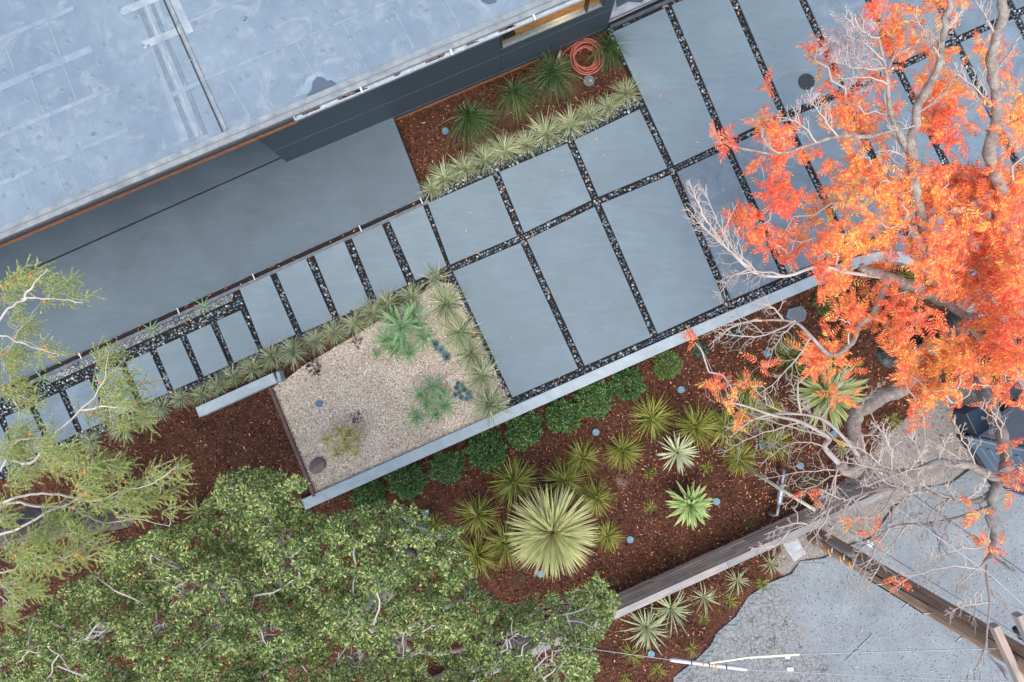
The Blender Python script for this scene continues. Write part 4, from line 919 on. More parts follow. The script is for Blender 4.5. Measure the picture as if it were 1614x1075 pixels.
# arching dark grasses
for i, (x, y, r, lean, lb) in enumerate([(734, 178, 50, (.35, -.5), 'nearest the terrace'), (806, 142, 42, (.25, -.5), 'second from the terrace'), (869, 112, 46, (.05, -.45), 'left of the coiled hose'), (955, 68, 40, (.12, -.6), 'right of the coiled hose')]):
    me = fastmesh('arching_grass', *blades(330, 1.7, (R(30), R(86)), .014, 2.3, 6, .05, (lean[0] * 1.3, lean[1] * 1.3)), True)
    o = link('arching_grass', me, None, P(x, y, -.2), M['darkgrass']); s = r / S; o.scale = (s, s, s); setp(o, 'dark green arching grass in the house planter, ' + lb, 'ornamental grass', 'dark grasses in the house planter')
LOM = [(1025, 657, 34, 'below the light green round shrub'), (979, 709, 33, 'right of the cap under the hedge'), (916, 721, 32, 'under the middle of the hedge'), (808, 756, 42, 'large one above left of the big cream yucca'), (887, 756, 34, 'directly above the big cream yucca'),
       (938, 781, 28, 'upper right of the big cream yucca'), (753, 808, 38, 'left of the big cream yucca near the hedge end'), (751, 872, 34, 'at the edge of the green tree crown'), (796, 852, 34, 'touching the left side of the big cream yucca'), (957, 842, 26, 'touching the right side of the big cream yucca'),
       (1094, 672, 34, 'left one of the pair above the silver yucca'), (1140, 672, 34, 'right one of the pair above the silver yucca'), (1176, 612, 28, 'partly under the small red leaf sprays'), (1181, 652, 28, 'behind pale twigs right of the pair'), (1219, 699, 28, 'beside the round cap with bare twigs above'),
       (1163, 721, 27, 'at the end of the cream guy guard'), (1240, 562, 32, 'yellowish one below the grey irrigation box'), (1212, 645, 24, 'left of the green sword yucca'), (684, 828, 22, 'small one at the upper edge of the green tree'), (1440, 440, 34, 'inside the wall curve under the red tree')]
for x, y, r, lb in LOM: tuft('lom', x, y, r, 'lime green spiky grass tuft ' + lb, 'lime green grass tufts in the mulch', 'grass tuft', g_lom, M['loman'])
SM = [(1022, 746, 13, 'left of the silver yucca'), (1113, 736, 15, 'right below the silver yucca'), (1025, 798, 13, 'left of the agave'), (1402, 662, 17, 'under the red tree near the dirt'), (1349, 578, 15, 'above the green sword yucca'), (1150, 945, 15, 'below the fence between strappy plants'),
      (1108, 974, 13, 'right of the strappy pair below the fence'), (994, 1030, 19, 'at the foot of the largest strappy plant'), (1036, 1054, 17, 'below the round cap by the street'), (1090, 1021, 15, 'near the asphalt edge'), (1201, 918, 14, 'by the asphalt corner'), (985, 1068, 11, 'at the bottom edge beside the green tree')]
for x, y, r, lb in SM: tuft('spk', x, y, r, 'small sparse green grass tuft ' + lb, 'small sparse grass tufts', 'grass tuft', g_spk, M['loman'])
for x, y, r, mt, lb in [(978, 759, 15, 'straw', 'bleached dry grass tuft below the lime tufts'), (818, 909, 19, 'brownb', 'brownish grass tuft below the big cream yucca'), (1071, 866, 14, 'brownb', 'grey brown wispy tuft below the agave'), (969, 913, 15, 'brownb', 'brown wispy tuft near the fence and the green tree'), (1181, 823, 15, 'brownb', 'dark wispy tuft close to the fence middle'), (1275, 762, 27, 'brownb', 'dark bushy tuft right of the metal pipe')]:
    tuft('wisp' + mt, x, y, r, lb, 'dry wispy tufts', 'grass tuft', lambda: blades(150, .9, (R(5), R(85)), .02, 1.2, 4, .2), M[mt])
# leafy shrubs
lt = [(0, 0, 0), (.45, .5, .12), (1, 0, 0), (.45, -.5, .12)]; lf = [(0, 2, 1), (0, 3, 2)]
def leafball(n, size, flat=1.1):
    d = rng.normal(size=(n, 3)); d /= np.linalg.norm(d, axis=1, keepdims=True); d[:, 2] = np.abs(d[:, 2]) * 1.0 - .15
    rr = rng.uniform(.5, 1.0, n) ** .5
    ofs = Vector(rng.uniform(0, 50, 3)); lump = np.array([1 + .34 * mnoise.noise(Vector(q) * 2.4 + ofs) + .22 * mnoise.noise(Vector(q) * 5 + ofs) for q in d])
    pos = d * (rr * lump)[:, None]; pos[:, 2] = pos[:, 2] * flat
    dirs = d + rng.normal(0, .7, (n, 3)); dirs[:, 2] += .1
    s = size * rng.uniform(.7, 1.3, n)
    v, f = scatter(lt, lf, frames(dirs, rng.uniform(-1, 1, n), s, s * .55, s), pos); return v, f
def shrub(key, x, y, r, label, group, mat, n=4600, size=.10, cat='shrub', name='round_shrub'):
    me = variants(key, 3, lambda: fastmesh('foliage', *leafball(n, size)))
    z = max(float(hgt(x, y)), -.31); root = empty(name, P(x, y, z), label, cat, group); s = r / S * .83
    o = link('foliage', me, root, P(x, y, z + s * .25), mat); o.scale = (s * random.uniform(.93, 1.12), s * random.uniform(.93, 1.12), s * random.uniform(.9, 1.25)); o.rotation_euler.z = random.uniform(0, 6.28)
    mb = MB()
    for k in range(6):
        a = k * 1.05; mb.tube([(0, 0, -.02), (math.cos(a) * s * .15, math.sin(a) * s * .15, s * .25), (math.cos(a) * s * .3, math.sin(a) * s * .3, s * .45)], [.014, .01, .005], 5)
    o2 = mb.build('stems', M['bark'], root); o2.location = (0, 0, 0); return root
HED = [(989, 605, 33), (936, 628, 34), (888, 655, 35), (825, 679, 34), (767, 709, 36), (705, 735, 31), (641, 757, 33), (581, 780, 30)]
for i, (x, y, r) in enumerate(HED): shrub('box', x, y, r, f'dark green hedge shrub under the long wall, {ORD[i]} from the right', 'dark hedge shrubs along the wall', M['box'])
shrub('boxl', 1050, 575, 27, 'light green round shrub standing alone at the right end of the hedge row', None, M['boxlight'], 2600, .10)
shrub('boxl', 1300, 477, 23, 'mid green round shrub beside the grey irrigation box', None, M['boxlight'], 2600, .10)
shrub('bg', 1103, 552, 13, 'tiny blue green shrub right of the light green shrub', None, M['bluegreen'], 260, .3)
shrub('bg', 1161, 522, 14, 'tiny blue green shrub under the bare twig near the wall', None, M['bluegreen'], 260, .3)
for x, y, r, lb in ((564, 537, 12, 'small burgundy plant below the walkway path light'), (496, 578, 16, 'small burgundy plant near the short garden wall'), (565, 657, 13, 'small burgundy plant above the yellowing aloes')): shrub('burg', x, y, r, lb, 'small burgundy plants in the gravel', M['burg'], 170, .3, 'plant', 'burgundy_plant')
# sword leaves as parts
def sword(L, w_, droop, thick=.12, nseg=5, curl=0.0):
    """leaf along +x, unit length L; returns mesh with margin attribute"""
    V_, F_, Mg = [], [], []; p = Vector((0, 0, 0)); e = 0.0
    for k in range(nseg + 1):
        t = k / nseg; ww = w_ * (.55 + .9 * t - 0 if t < .45 else (.955) * (1 - ((t - .45) / .55) ** 1.7)) + .001
        up = Vector((-math.sin(e), 0, math.cos(e)))
        V_ += [tuple(p + Vector((0, -ww / 2, 0)) + up * ww * thick * 2), tuple(p), tuple(p + Vector((0, ww / 2, 0)) + up * ww * thick * 2)]
        Mg += [1, 0, 1]
        if k < nseg:
            b = 3 * k; F_ += [(b, b + 1, b + 4, b + 3), (b + 1, b + 2, b + 5, b + 4)]
        p = p + Vector((math.cos(e), 0, math.sin(e))) * L / nseg; e -= droop / nseg
    me = fastmesh('leaf', np.array(V_), np.array(F_)[:, ::-1], True); a = me.attributes.new('margin', 'FLOAT', 'POINT'); a.data.foreach_set('value', np.array(Mg, np.float32)); return me
LEAVES = {}
def rosette(parent, c, R_, n, w_, mat, key, elev=(R(3), R(85)), droop=.25, zscale=1.0, jitter=.22, lvar=.15, azr=None, mesh=None):
    if key not in LEAVES: LEAVES[key] = [sword(1, w_, droop * q) for q in (.4, 1.0, 1.8)]
    for i in range(n):
        t = (i + .5) / n; az = i * 2.39996 + random.uniform(-jitter, jitter)
        if azr: az = random.uniform(*azr)
        e = elev[0] + (elev[1] - elev[0]) * t ** 1.1; L = R_ * random.uniform(1 - lvar, 1 + lvar * .3) * (1 - .28 * t ** 2)
        o = link('leaf', random.choice(LEAVES[key]), parent, c, mat); d = Vector((math.cos(az), math.sin(az), 0))
        o.location = o.location + d * R_ * .05 + Vector((0, 0, R_ * .10 * t)); o.scale = (L, R_ * random.uniform(.85, 1.15), R_)
        o.rotation_mode = 'XYZ'; o.rotation_euler = (random.uniform(-.25, .25), -e, az)
def yucca(name, x, y, z, r, n, w_, mat, key, label, cat='yucca', droop=.25, elev=(R(2), R(82)), trunk=True, lvar=.15):
    g = max(float(hgt(x, y)), -.31)
    # the plant's true ground position lies under its crown
    c = P(x, y, z); root = empty(name, (c.x, c.y, g), label, cat); k = (H - z) / H
    rosette(root, c, r / S * k, n, w_, mat, key, elev, droop, lvar=lvar)
    if trunk:
        mb = MB(); mb.tube([(c.x, c.y, g), (c.x, c.y, z - .12)], [.07, .02], 10); mb.build('stem', M['bark'], root, True)
    return root
yucca('yucca', 870, 838, .75, 75, 400, .040, M['yucbig'], 'big', 'big round cream and green striped yucca, the largest rosette in the bed', droop=.12, elev=(R(-14), R(74)), lvar=.08)
yucca('yucca', 1302, 622, .5, 64, 95, .085, M['yucgreen'], 'green', 'large green sword leaved yucca under the red tree limbs', droop=.1, elev=(R(0), R(75)), lvar=.15)
yucca('yucca', 1067, 713, .15, 36, 85, .06, M['yucsilver'], 'silver', 'silver green spiky yucca below the lime green pair', droop=.1)
yucca('agave', 1086, 794, .1, 41, 75, .12, M['agave'], 'agave', 'bright green leafy agave left of a round cap', 'agave', droop=.5)
yucca('variegated_plant', 315, 806, .1, 30, 26, .07, M['varieg'], 'var', 'yellow striped strappy plant at the upper edge of the green tree', 'plant', droop=.8)
yucca('variegated_plant', 360, 758, .1, 18, 16, .08, M['varieg'], 'var', 'small yellow striped plant poking out of the green tree top', 'plant', droop=.8)
for x, y, r, n, lb in ((1018, 987, 52, 46, 'largest, next to the green tree'), (1056, 957, 46, 40, 'second from the green tree'), (1108, 940, 30, 28, 'third from the green tree'), (1161, 913, 28, 28, 'fourth from the green tree'), (1213, 887, 25, 24, 'left of the pale utility lid'), (1262, 672, 22, 18, 'left of the yellow guy guard'), (1325, 706, 24, 22, 'below the yellow guy guard')):
    o = yucca('strappy_plant', x, y, -.12, r, n, .045, M['phorm'], 'phorm', 'pale strappy leaved plant ' + ('below the fence, ' if y > 880 else 'among bare limbs, ') + lb, 'strappy plant', droop=.9, elev=(R(15), R(80)), trunk=False, lvar=.4); o['group'] = 'strappy plants'
for x, y, r, n, lb in ((322, 483, 24, 9, 'nearest the long slabs'), (240, 520, 24, 9, 'in the middle of the strip'), (68, 598, 24, 9, 'at the left end')):
    o = yucca('strip_plant', x, y, 0, r, n, .07, M['aloe'], 'stripp', 'thin green strappy plant by the aggregate strip, ' + lb, 'plant', droop=.7, elev=(R(10), R(40)), trunk=False, lvar=.4); o['group'] = 'thin plants in the aggregate strip'
def aloes(lst, label, mat, key, n=22):
    root = empty('aloe_clump', P(lst[0][0], lst[0][1], -.03), label, 'aloe')
    for (x, y, r, z) in lst:
        c = P(x, y, z); rt = empty('rosette', (0, 0, 0)); rt.parent = root; rt.location = c - root.location
        rosette(rt, c, r / S * 1.2, int(n * .8 + r * .2), .105, mat, key, (R(5), R(80)), .12, lvar=.25)
        mb = MB(); mb.tube([P(x, y, -.03) + Vector((0, 0, 0)), c], [.03, .02], 6); mb.build('stem', M['bark'], root)
aloes([(634, 514, 33, .45), (669, 531, 24, .22), (610, 534, 24, .22), (644, 555, 23, .15), (652, 492, 25, .25), (622, 550, 22, .12), (618, 500, 20, .2), (594, 557, 11, .02), (655, 512, 20, .25), (632, 536, 22, .3)], 'largest blue green aloe clump in the gravel by the walkway grasses', M['aloe'], 'aloe')
aloes([(681, 609, 23, .25), (702, 638, 23, .2), (657, 656, 21, .08), (674, 634, 20, .2), (688, 652, 17, .1), (664, 620, 18, .12), (697, 618, 18, .2)], 'blue green aloe clump in the gravel near the long wall', M['aloe'], 'aloe')
aloes([(535, 678, 15, .1), (516, 692, 15, .05), (547, 704, 16, .1), (563, 690, 14, .06), (553, 678, 13, .1), (562, 714, 12, .03), (531, 714, 13, .03), (543, 690, 14, .15)], 'yellowing aloe clump in the gravel near the boulder', M['aloey'], 'aloey')
def echeveria(lst, label):
    root = empty('echeveria_clump', P(lst[0][0], lst[0][1], -.03), label, 'succulent')
    if 'eche' not in VARS:
        vs, fs = [], []; b = 0
        for i in range(30):
            t = i / 30; az = i * 2.4; e = R(10) + R(70) * t; L = 1 - .5 * t; d = Vector((math.cos(az) * math.cos(e), math.sin(az) * math.cos(e), math.sin(e))); s = Vector((-math.sin(az), math.cos(az), 0)) * .26
            q = [Vector((0, 0, 0)), d * L * .7 + s, d * L, d * L * .7 - s]; vs += [tuple(x) for x in q]; fs.append((b, b + 3, b + 2, b + 1)); b += 4
        me = fastmesh('rosette', np.array(vs), np.array(fs)); a = me.attributes.new('margin', 'FLOAT', 'POINT'); a.data.foreach_set('value', np.tile([0, .5, 1, .5], 30).astype(np.float32)); VARS['eche'] = me
    for (x, y, r) in lst: o = link('rosette', VARS['eche'], root, P(x, y, -.02), M['eche']); o.scale = (r / S,) * 3; o.rotation_euler.z = random.uniform(0, 6)
echeveria([(686, 542, 9), (695, 551, 9), (704, 562, 9), (689, 548, 6), (700, 556, 6)], 'blue grey succulent rosettes between the aloes and the large tufts')
echeveria([(720, 611, 6), (728, 607, 6), (724, 618, 6), (732, 614, 6), (739, 619, 7), (718, 622, 5), (727, 626, 6), (735, 628, 6), (742, 627, 6), (722, 604, 5)], 'blue grey succulent rosettes right of the lower aloe clump')

# ------------------------------------------------------------------ trees
def jitter_path(a, b, n, amp, sag=0.0):
    pts = []; L = (b - a).length
    ph = [random.uniform(0, 6.28) for _ in range(4)]; fr = [random.uniform(.7, 1.6), random.uniform(2, 3.5)]
    d = (b - a).normalized(); x = d.orthogonal().normalized(); y = d.cross(x)
    for i in range(n + 1):
        t = i / n; e = math.sin(math.pi * t); o = (x * (math.sin(ph[0] + fr[0] * 3 * t) + .5 * math.sin(ph[1] + fr[1] * 4 * t)) + y * (math.sin(ph[2] + fr[0] * 3 * t) + .5 * math.sin(ph[3] + fr[1] * 4 * t))) * amp * L * e
        pts.append(a + (b - a) * t + o + Vector((0, 0, -sag * L * e)))
    return pts
class Tree:
    def __init__(s, root): s.root = root; s.pts = []; s.mb = MB()
    def addskel(s, pts): s.pts += [tuple(p) for p in pts]
    def limb(s, spec, r0, r1, mat, name='limb', sides=9, n=5, wob=.0):
        w_ = crom([P(*q) for q in spec], n)
        if wob: w_ = [p + Vector((random.gauss(0, wob), random.gauss(0, wob), random.gauss(0, wob))) for p in w_]
        m = len(w_); rr = [r0 + (r1 - r0) * (i / (m - 1)) * (1) + random.uniform(-.06, .06) * r0 for i in range(m)]
        mb = MB(); mb.tube(w_, rr, sides); mb.build(name, mat, s.root, True); s.addskel(w_); return w_
    def connect(s, targets, r0, r1, amp=.12, nseg=4, sides=4, maxd=2.2):
        targets = [Vector(t) for t in targets]; arr = np.array(s.pts); T = np.array([tuple(t) for t in targets])
        d = np.array([np.min(((arr - t) ** 2).sum(1)) for t in T]); order = np.argsort(d)
        for i in order:
            t = T[i]; arr = np.array(s.pts); q = ((arr - t) ** 2).sum(1) + np.where(arr[:, 2] > t[2] + .15, 1.0, 0)
            a = Vector(arr[int(np.argmin(q))]); b = targets[i]; L = (b - a).length
            if L < .03 or L > maxd: continue
            pts = jitter_path(a, b, nseg, amp); k = min(1, .4 + L); s.mb.tube(pts, [(r0 + (r1 - r0) * j / nseg) * k for j in range(nseg + 1)], sides, False); s.addskel(pts[1:])
def blobpts(blobs, dens, zf, thick):
    out = []
    for bl in blobs:
        x, y, rx, ry = bl[:4]; n = max(2, int(math.pi * rx * ry * dens)); 
        for _ in range(n):
            a = random.uniform(0, 6.283); q = math.sqrt(random.random()) * random.uniform(.8, 1.15); px, py = x + rx * q * math.cos(a), y + ry * q * math.sin(a)
            z = zf(px, py) + random.uniform(-thick, thick * .4); out.append((px, py, z))
    return out

# ---- red autumn tree
def pinnate(npairs=7, L=.17, ll=.062, lw=.022, curve=.7):
    V_, F_ = [], []; p = Vector((0, 0, 0)); e = .35; b = 0; m = npairs * 2 + 1
    def leaflet(p, d, n):
        nonlocal b
        s = d.cross(n).normalized() * lw / 2; q = [p, p + d * ll * .45 + s + n * .004, p + d * ll - n * .008, p + d * ll * .45 - s + n * .004]
        V_.extend(tuple(x) for x in q); F_.append((b, b + 1, b + 2, b + 3)); b += 4
    for k in range(npairs + 1):
        t = k / npairs; dd = Vector((math.cos(e), 0, math.sin(e))); n = Vector((-math.sin(e), 0, math.cos(e)))
        if k: 
            for sg in (-1, 1):
                ang = R(62 - 18 * t); ld = (dd * math.cos(ang) + Vector((0, sg * math.sin(ang), 0)) - n * random.uniform(.05, .45)).normalized(); leaflet(p, ld, n)
        p2 = p + dd * L / npairs
        if k < npairs:
            V_.extend([tuple(p + Vector((0, .0015, 0))), tuple(p - Vector((0, .0015, 0))), tuple(p2 - Vector((0, .0015, 0))), tuple(p2 + Vector((0, .0015, 0)))]); F_.append((b, b + 1, b + 2, b + 3)); b += 4
        p = p2; e -= curve / npairs
    leaflet(p, dd, n); return np.array(V_), np.array(F_)
def red_tree():
    B = P(1478, 560, -.3); root = empty('autumn_tree', B, 'large red and orange autumn tree with lichened limbs over the driveway', 'tree'); T = Tree(root)
    T.limb([(1470, 556, -.35), (1480, 545, .5), (1497, 530, 1.2), (1512, 505, 2.0), (1530, 480, 2.9)], .24, .16, M['barkdark'], 'trunk', 14)
    T.limb([(1497, 560, .6), (1540, 580, 1.3), (1552, 592, 2.0), (1540, 600, 2.6), (1560, 640, 3.4), (1577, 680, 3.9), (1586, 720, 4.2), (1576, 760, 4.5), (1562, 800, 4.7), (1566, 845, 4.9), (1550, 890, 5.2)], .115, .022, M['bark'], wob=.012)
    T.limb([(1488, 545, .8), (1440, 560, 1.6), (1432, 582, 1.9), (1427, 606, 2.2), (1390, 628, 2.5), (1352, 652, 2.7), (1347, 690, 2.8), (1356, 725, 2.9), (1340, 744, 3.0), (1322, 730, 3.1)], .13, .07, M['bark'], wob=.01)
    T.limb([(1322, 730, 3.1), (1300, 705, 3.3), (1306, 690, 3.3), (1262, 665, 3.6), (1220, 655, 3.8), (1175, 640, 4.0), (1140, 632, 4.1)], .04, .006, M['twiggrey'])
    T.limb([(1355, 720, 2.9), (1330, 690, 3.2), (1295, 660, 3.5), (1240, 652, 3.7), (1190, 660, 3.9), (1150, 690, 4.1)], .03, .005, M['twiggrey'])
    T.limb([(1530, 480, 2.9), (1500, 470, 3.3), (1478, 466, 3.5), (1440, 452, 3.8), (1400, 438, 4.1), (1360, 420, 4.4)], .13, .05, M['bark'], wob=.012)
    T.limb([(1478, 466, 3.5), (1550, 512, 3.9), (1480, 480, 3.8)][:1] + [(1510, 490, 3.5), (1545, 510, 3.6)], .07, .03, M['bark'])
    T.limb([(1530, 480, 2.9), (1560, 400, 3.6), (1575, 300, 4.3), (1560, 240, 4.8), (1572, 170, 5.2), (1560, 90, 5.6), (1580, 20, 6.0), (1575, -60, 6.3)], .085, .03, M['bark'], wob=.012)
    T.limb([(1500, 470, 3.3), (1470, 400, 3.9), (1450, 330, 4.4), (1438, 260, 4.8), (1445, 180, 5.2), (1475, 110, 5.6), (1492, 40, 6.0), (1500, -40, 6.3)], .075, .02, M['bark'], wob=.01)
    T.limb([(1438, 250, 4.8), (1405, 180, 5.2), (1398, 120, 5.5), (1385, 60, 5.8)], .035, .010, M['bark'])
    T.limb([(1438, 250, 4.8), (1410, 210, 5.0), (1370, 215, 5.2), (1320, 215, 5.3), (1285, 225, 5.4), (1230, 242, 5.5), (1180, 236, 5.6), (1145, 228, 5.7)], .032, .004, M['bark'])
    T.limb([(1400, 438, 4.1), (1340, 430, 4.5), (1290, 420, 4.8), (1240, 435, 5.0), (1190, 430, 5.1), (1150, 395, 5.2), (1115, 350, 5.3), (1085, 320, 5.4)], .024, .003, M['twig'])
    T.limb([(1400, 438, 4.1), (1376, 495, 4.0), (1355, 510, 4.0), (1343, 540, 4.2), (1310, 560, 4.4), (1278, 530, 4.6), (1252, 508, 4.8), (1200, 505, 5.0), (1130, 515, 5.2)], .045, .006, M['bark'])
    T.limb([(1577, 760, 4.5), (1530, 735, 4.6), (1480, 730, 4.7), (1440, 742, 4.8), (1395, 745, 4.9)], .05, .03, M['bark'], wob=.01)
    T.limb([(1576, 765, 4.5), (1540, 790, 4.6), (1500, 785, 4.7), (1440, 770, 4.8), (1370, 775, 4.9), (1310, 800, 5.0), (1270, 825, 5.1), (1205, 850, 5.3)], .035, .004, M['bark'])
    T.limb([(1562, 800, 4.7), (1520, 815, 4.8), (1470, 825, 4.9), (1410, 830, 5.0), (1380, 850, 5.1)], .035, .008, M['bark'])
    T.limb([(1566, 850, 4.9), (1555, 900, 5.2), (1560, 950, 5.5), (1555, 1010, 5.8), (1565, 1060, 6.0)], .018, .002, M['twig'])
    T.limb([(1545, 510, 3.6), (1600, 560, 4.2), (1640, 600, 4.6)], .11, .08, M['bark'])
    zf = lambda x, y: 4.3 + 1.2 * mnoise.noise((x * .012, y * .012, 3)) + .0016 * math.hypot(x - 1480, y - 500)
    bl = [(1130, 218, 17, 10), (1292, 62, 9, 22), (1303, 100, 8, 20), (1312, 122, 8, 10), (1228, 208, 30, 20), (1237, 240, 26, 20), (1212, 186, 14, 14), (1205, 250, 12, 8), (1212, 140, 8, 8), (1322, 172, 30, 26), (1350, 200, 40, 30), (1378, 128, 18, 14), (1395, 30, 18, 34), (1410, 50, 22, 30), (1402, 85, 18, 22), (1460, 68, 22, 16), (1500, 8, 30, 12), (1452, 20, 12, 24), (1478, 90, 22, 16), (1530, 82, 24, 10), (1568, 98, 22, 24), (1596, 180, 26, 55), (1550, 160, 16, 12),
          (1482, 150, 36, 40), (1500, 200, 30, 40), (1470, 180, 26, 26), (1400, 180, 20, 14), (1224, 290, 26, 28), (1252, 318, 34, 20), (1292, 338, 22, 22), (1168, 345, 18, 24), (1204, 262, 14, 10), (1285, 240, 14, 10), (1188, 368, 26, 24), (1250, 388, 20, 34), (1210, 390, 12, 16), (1312, 245, 14, 12),
          (1366, 272, 44, 38), (1336, 305, 32, 20), (1400, 310, 40, 32), (1395, 350, 44, 30), (1450, 300, 40, 36), (1500, 300, 42, 46), (1560, 300, 44, 40), (1608, 310, 26, 50), (1325, 378, 38, 26), (1322, 430, 36, 32), (1345, 460, 34, 22), (1290, 375, 26, 16), (1372, 388, 30, 24), (1402, 425, 20, 20), (1468, 395, 34, 36), (1530, 380, 52, 48), (1592, 385, 40, 55), (1480, 430, 26, 26), (1540, 440, 48, 42), (1592, 452, 40, 44), (1555, 500, 34, 24), (1604, 515, 24, 34), (1495, 450, 20, 16),
          (1400, 485, 36, 22), (1442, 500, 34, 22), (1378, 508, 36, 18), (1420, 532, 30, 18), (1338, 500, 22, 22), (1315, 545, 30, 24), (1302, 570, 30, 20), (1276, 560, 18, 24), (1340, 576, 16, 10), (1448, 575, 40, 28), (1490, 552, 36, 26), (1500, 598, 22, 22), (1455, 622, 26, 20), (1480, 632, 26, 14), (1545, 560, 42, 32), (1592, 562, 34, 42), (1580, 610, 22, 16), (1560, 622, 12, 14), (1428, 600, 16, 14),
          (1120, 613, 12, 10), (1147, 605, 15, 9), (1130, 627, 14, 8), (1190, 578, 10, 12), (1176, 607, 12, 8), (1160, 657, 8, 5), (1310, 617, 10, 8), (1335, 628, 20, 9), (1104, 540, 10, 5), (1448, 655, 10, 10), (1440, 668, 10, 5), (1600, 640, 14, 14), (1592, 758, 18, 12), (1600, 770, 12, 10), (1538, 802, 10, 8), (1548, 858, 10, 8), (1572, 858, 10, 8), (1375, 842, 6, 6), (1345, 825, 4, 4), (1420, 912, 6, 5), (1274, 777, 5, 4), (1590, 700, 10, 6)]
    pts = blobpts(bl, .0064, zf, .45) + blobpts([b for b in bl if b[0] > 1430 and 280 < b[1] < 580], .0032, zf, .5)
    pl = [P(*q) for q in pts]; hubs = random.sample(pl, 170)
    T.connect(hubs, .016, .006, .14, 5, 5); T.connect(pl, .0042, .002, .16, 3, 3)
    n = len(pl); rp = np.array([tuple(p) for p in pl]); az = rng.uniform(0, 6.283, n)
    # 2 leaves per shoot
    rp = np.concatenate([rp, rp]); n = len(rp); az = rng.uniform(0, 6.283, n); d = np.stack([np.cos(az), np.sin(az), rng.normal(-.05, .18, n)], -1); sc_ = rng.uniform(.6, 1.05, n); fr = frames(d, rng.normal(0, .3, n), sc_, sc_, sc_)
    tmpl = [pinnate(random.choice((5, 6, 7)), curve=random.uniform(.2, 1.1)) for _ in range(4)]; tm = [fastmesh('leaf', *t) for t in tmpl]
    top = np.argsort(-rp[:, 2] + np.where((rp[:, 0] > 8.4) | (rp[:, 1] > 5.6), 9, 0))[:300]; istop = np.zeros(n, bool); istop[top] = True
    for i in top:
        o = link('leaf', tm[int(i) % 4], root, (0, 0, 0), M['red']); mt = Matrix([list(r_) for r_ in fr[i]]).to_4x4(); mt.translation = Vector(rp[i]) - root.location; o.matrix_basis = mt
    vs, fs, off = [], [], 0
    for k in range(4):
        sel = (~istop) & (np.arange(n) % 4 == k); v, f = scatter(tmpl[k][0], tmpl[k][1], fr[sel], rp[sel]); vs.append(v); fs.append(f + off); off += len(v)
    o = link('crown', fastmesh('crown', np.concatenate(vs), np.concatenate(fs)), root, (0, 0, 0), M['red']); o['kind'] = 'stuff'
    # withered pale sprays near the top
    fb = [(1345, 55, 24, 30), (1325, 85, 18, 20), (1365, 45, 20, 28), (1330, 130, 14, 14), (1265, 155, 16, 10), (1375, 90, 10, 20), (1310, 70, 12, 20)]
    fp_ = [P(*q) for q in blobpts(fb, .009, zf, .4)]; T.connect(fp_, .006, .002, .2, 4, 3)
    fa = np.array([tuple(p) for p in fp_]); m = len(fa); a2 = rng.uniform(0, 6.28, m); d2 = np.stack([np.cos(a2), np.sin(a2), np.zeros(m)], -1)
    v, f = scatter(*tmpl[0], frames(d2, rng.normal(0, .5, m), .8, .8, .8), fa); link('withered_leaves', fastmesh('withered_leaves', v, f), root, (0, 0, 0), M['faded'])
    # bare twigs: fans of fine branches
    fans = [(1262, 665, 1132, 716), (1240, 660, 1140, 678), (1300, 705, 1196, 736), (1320, 740, 1197, 755), (1330, 760, 1232, 802), (1310, 740, 1272, 832), (1300, 755, 1252, 862), (1300, 690, 1138, 632), (1262, 655, 1182, 600), (1290, 660, 1248, 602), (1300, 650, 1332, 578), (1360, 650, 1398, 602), (1370, 640, 1422, 742), (1400, 735, 1372, 662), (1450, 735, 1428, 682), (1480, 730, 1502, 682), (1500, 785, 1422, 742), (1440, 770, 1368, 728), (1440, 770, 1322, 728), (1370, 775, 1302, 852), (1310, 800, 1258, 872), (1350, 790, 1382, 862), (1380, 850, 1332, 932), (1400, 835, 1346, 955), (1430, 830, 1364, 938), (1500, 815, 1478, 872), (1550, 890, 1498, 932), (1555, 900, 1402, 932), (1550, 860, 1440, 902), (1560, 950, 1488, 972), (1560, 1010, 1520, 1062), (1565, 1030, 1585, 1068), (1550, 760, 1602, 732), (1240, 830, 1180, 862), (1270, 820, 1205, 845),
        (1150, 395, 1080, 325), (1190, 430, 1098, 346), (1240, 435, 1128, 447), (1200, 425, 1112, 292), (1180, 430, 1132, 472), (1115, 350, 1086, 282), (1252, 508, 1108, 515), (1200, 505, 1118, 546), (1250, 510, 1208, 582), (1278, 535, 1196, 622), (1230, 500, 1178, 480), (1385, 60, 1328, 20), (1398, 110, 1312, 95), (1400, 130, 1318, 130), (1385, 100, 1326, 58), (1320, 215, 1272, 142), (1285, 225, 1222, 185), (1230, 242, 1198, 200), (1475, 110, 1438, 20), (1490, 60, 1522, 10), (1560, 170, 1498, 110), (1560, 120, 1604, 60), (1450, 180, 1502, 130), (1445, 200, 1392, 208), (1500, 100, 1458, 58), (1570, 60, 1538, 0), (1440, 260, 1380, 240), (1360, 725, 1400, 790), (1345, 700, 1290, 640), (1395, 745, 1330, 700), (1540, 735, 1500, 660), (1430, 560, 1470, 650), (1580, 690, 1540, 640), (1500, 785, 1450, 830), (1530, 800, 1490, 760), (1540, 735, 1460, 690), (1520, 735, 1470, 770), (1480, 730, 1400, 705), (1460, 735, 1385, 760), (1500, 785, 1470, 840), (1520, 787, 1560, 740), (1470, 778, 1400, 800), (1440, 772, 1395, 815), (1410, 772, 1350, 815), (1540, 790, 1590, 830), (1500, 815, 1440, 850), (1470, 825, 1500, 880), (1420, 745, 1350, 770), (1430, 742, 1460, 700), (1395, 745, 1350, 720), (1330, 790, 1290, 770), (1350, 780, 1330, 840), (1340, 745, 1380, 770), (1347, 690, 1420, 690), (1560, 870, 1600, 900), (1555, 920, 1590, 960)]
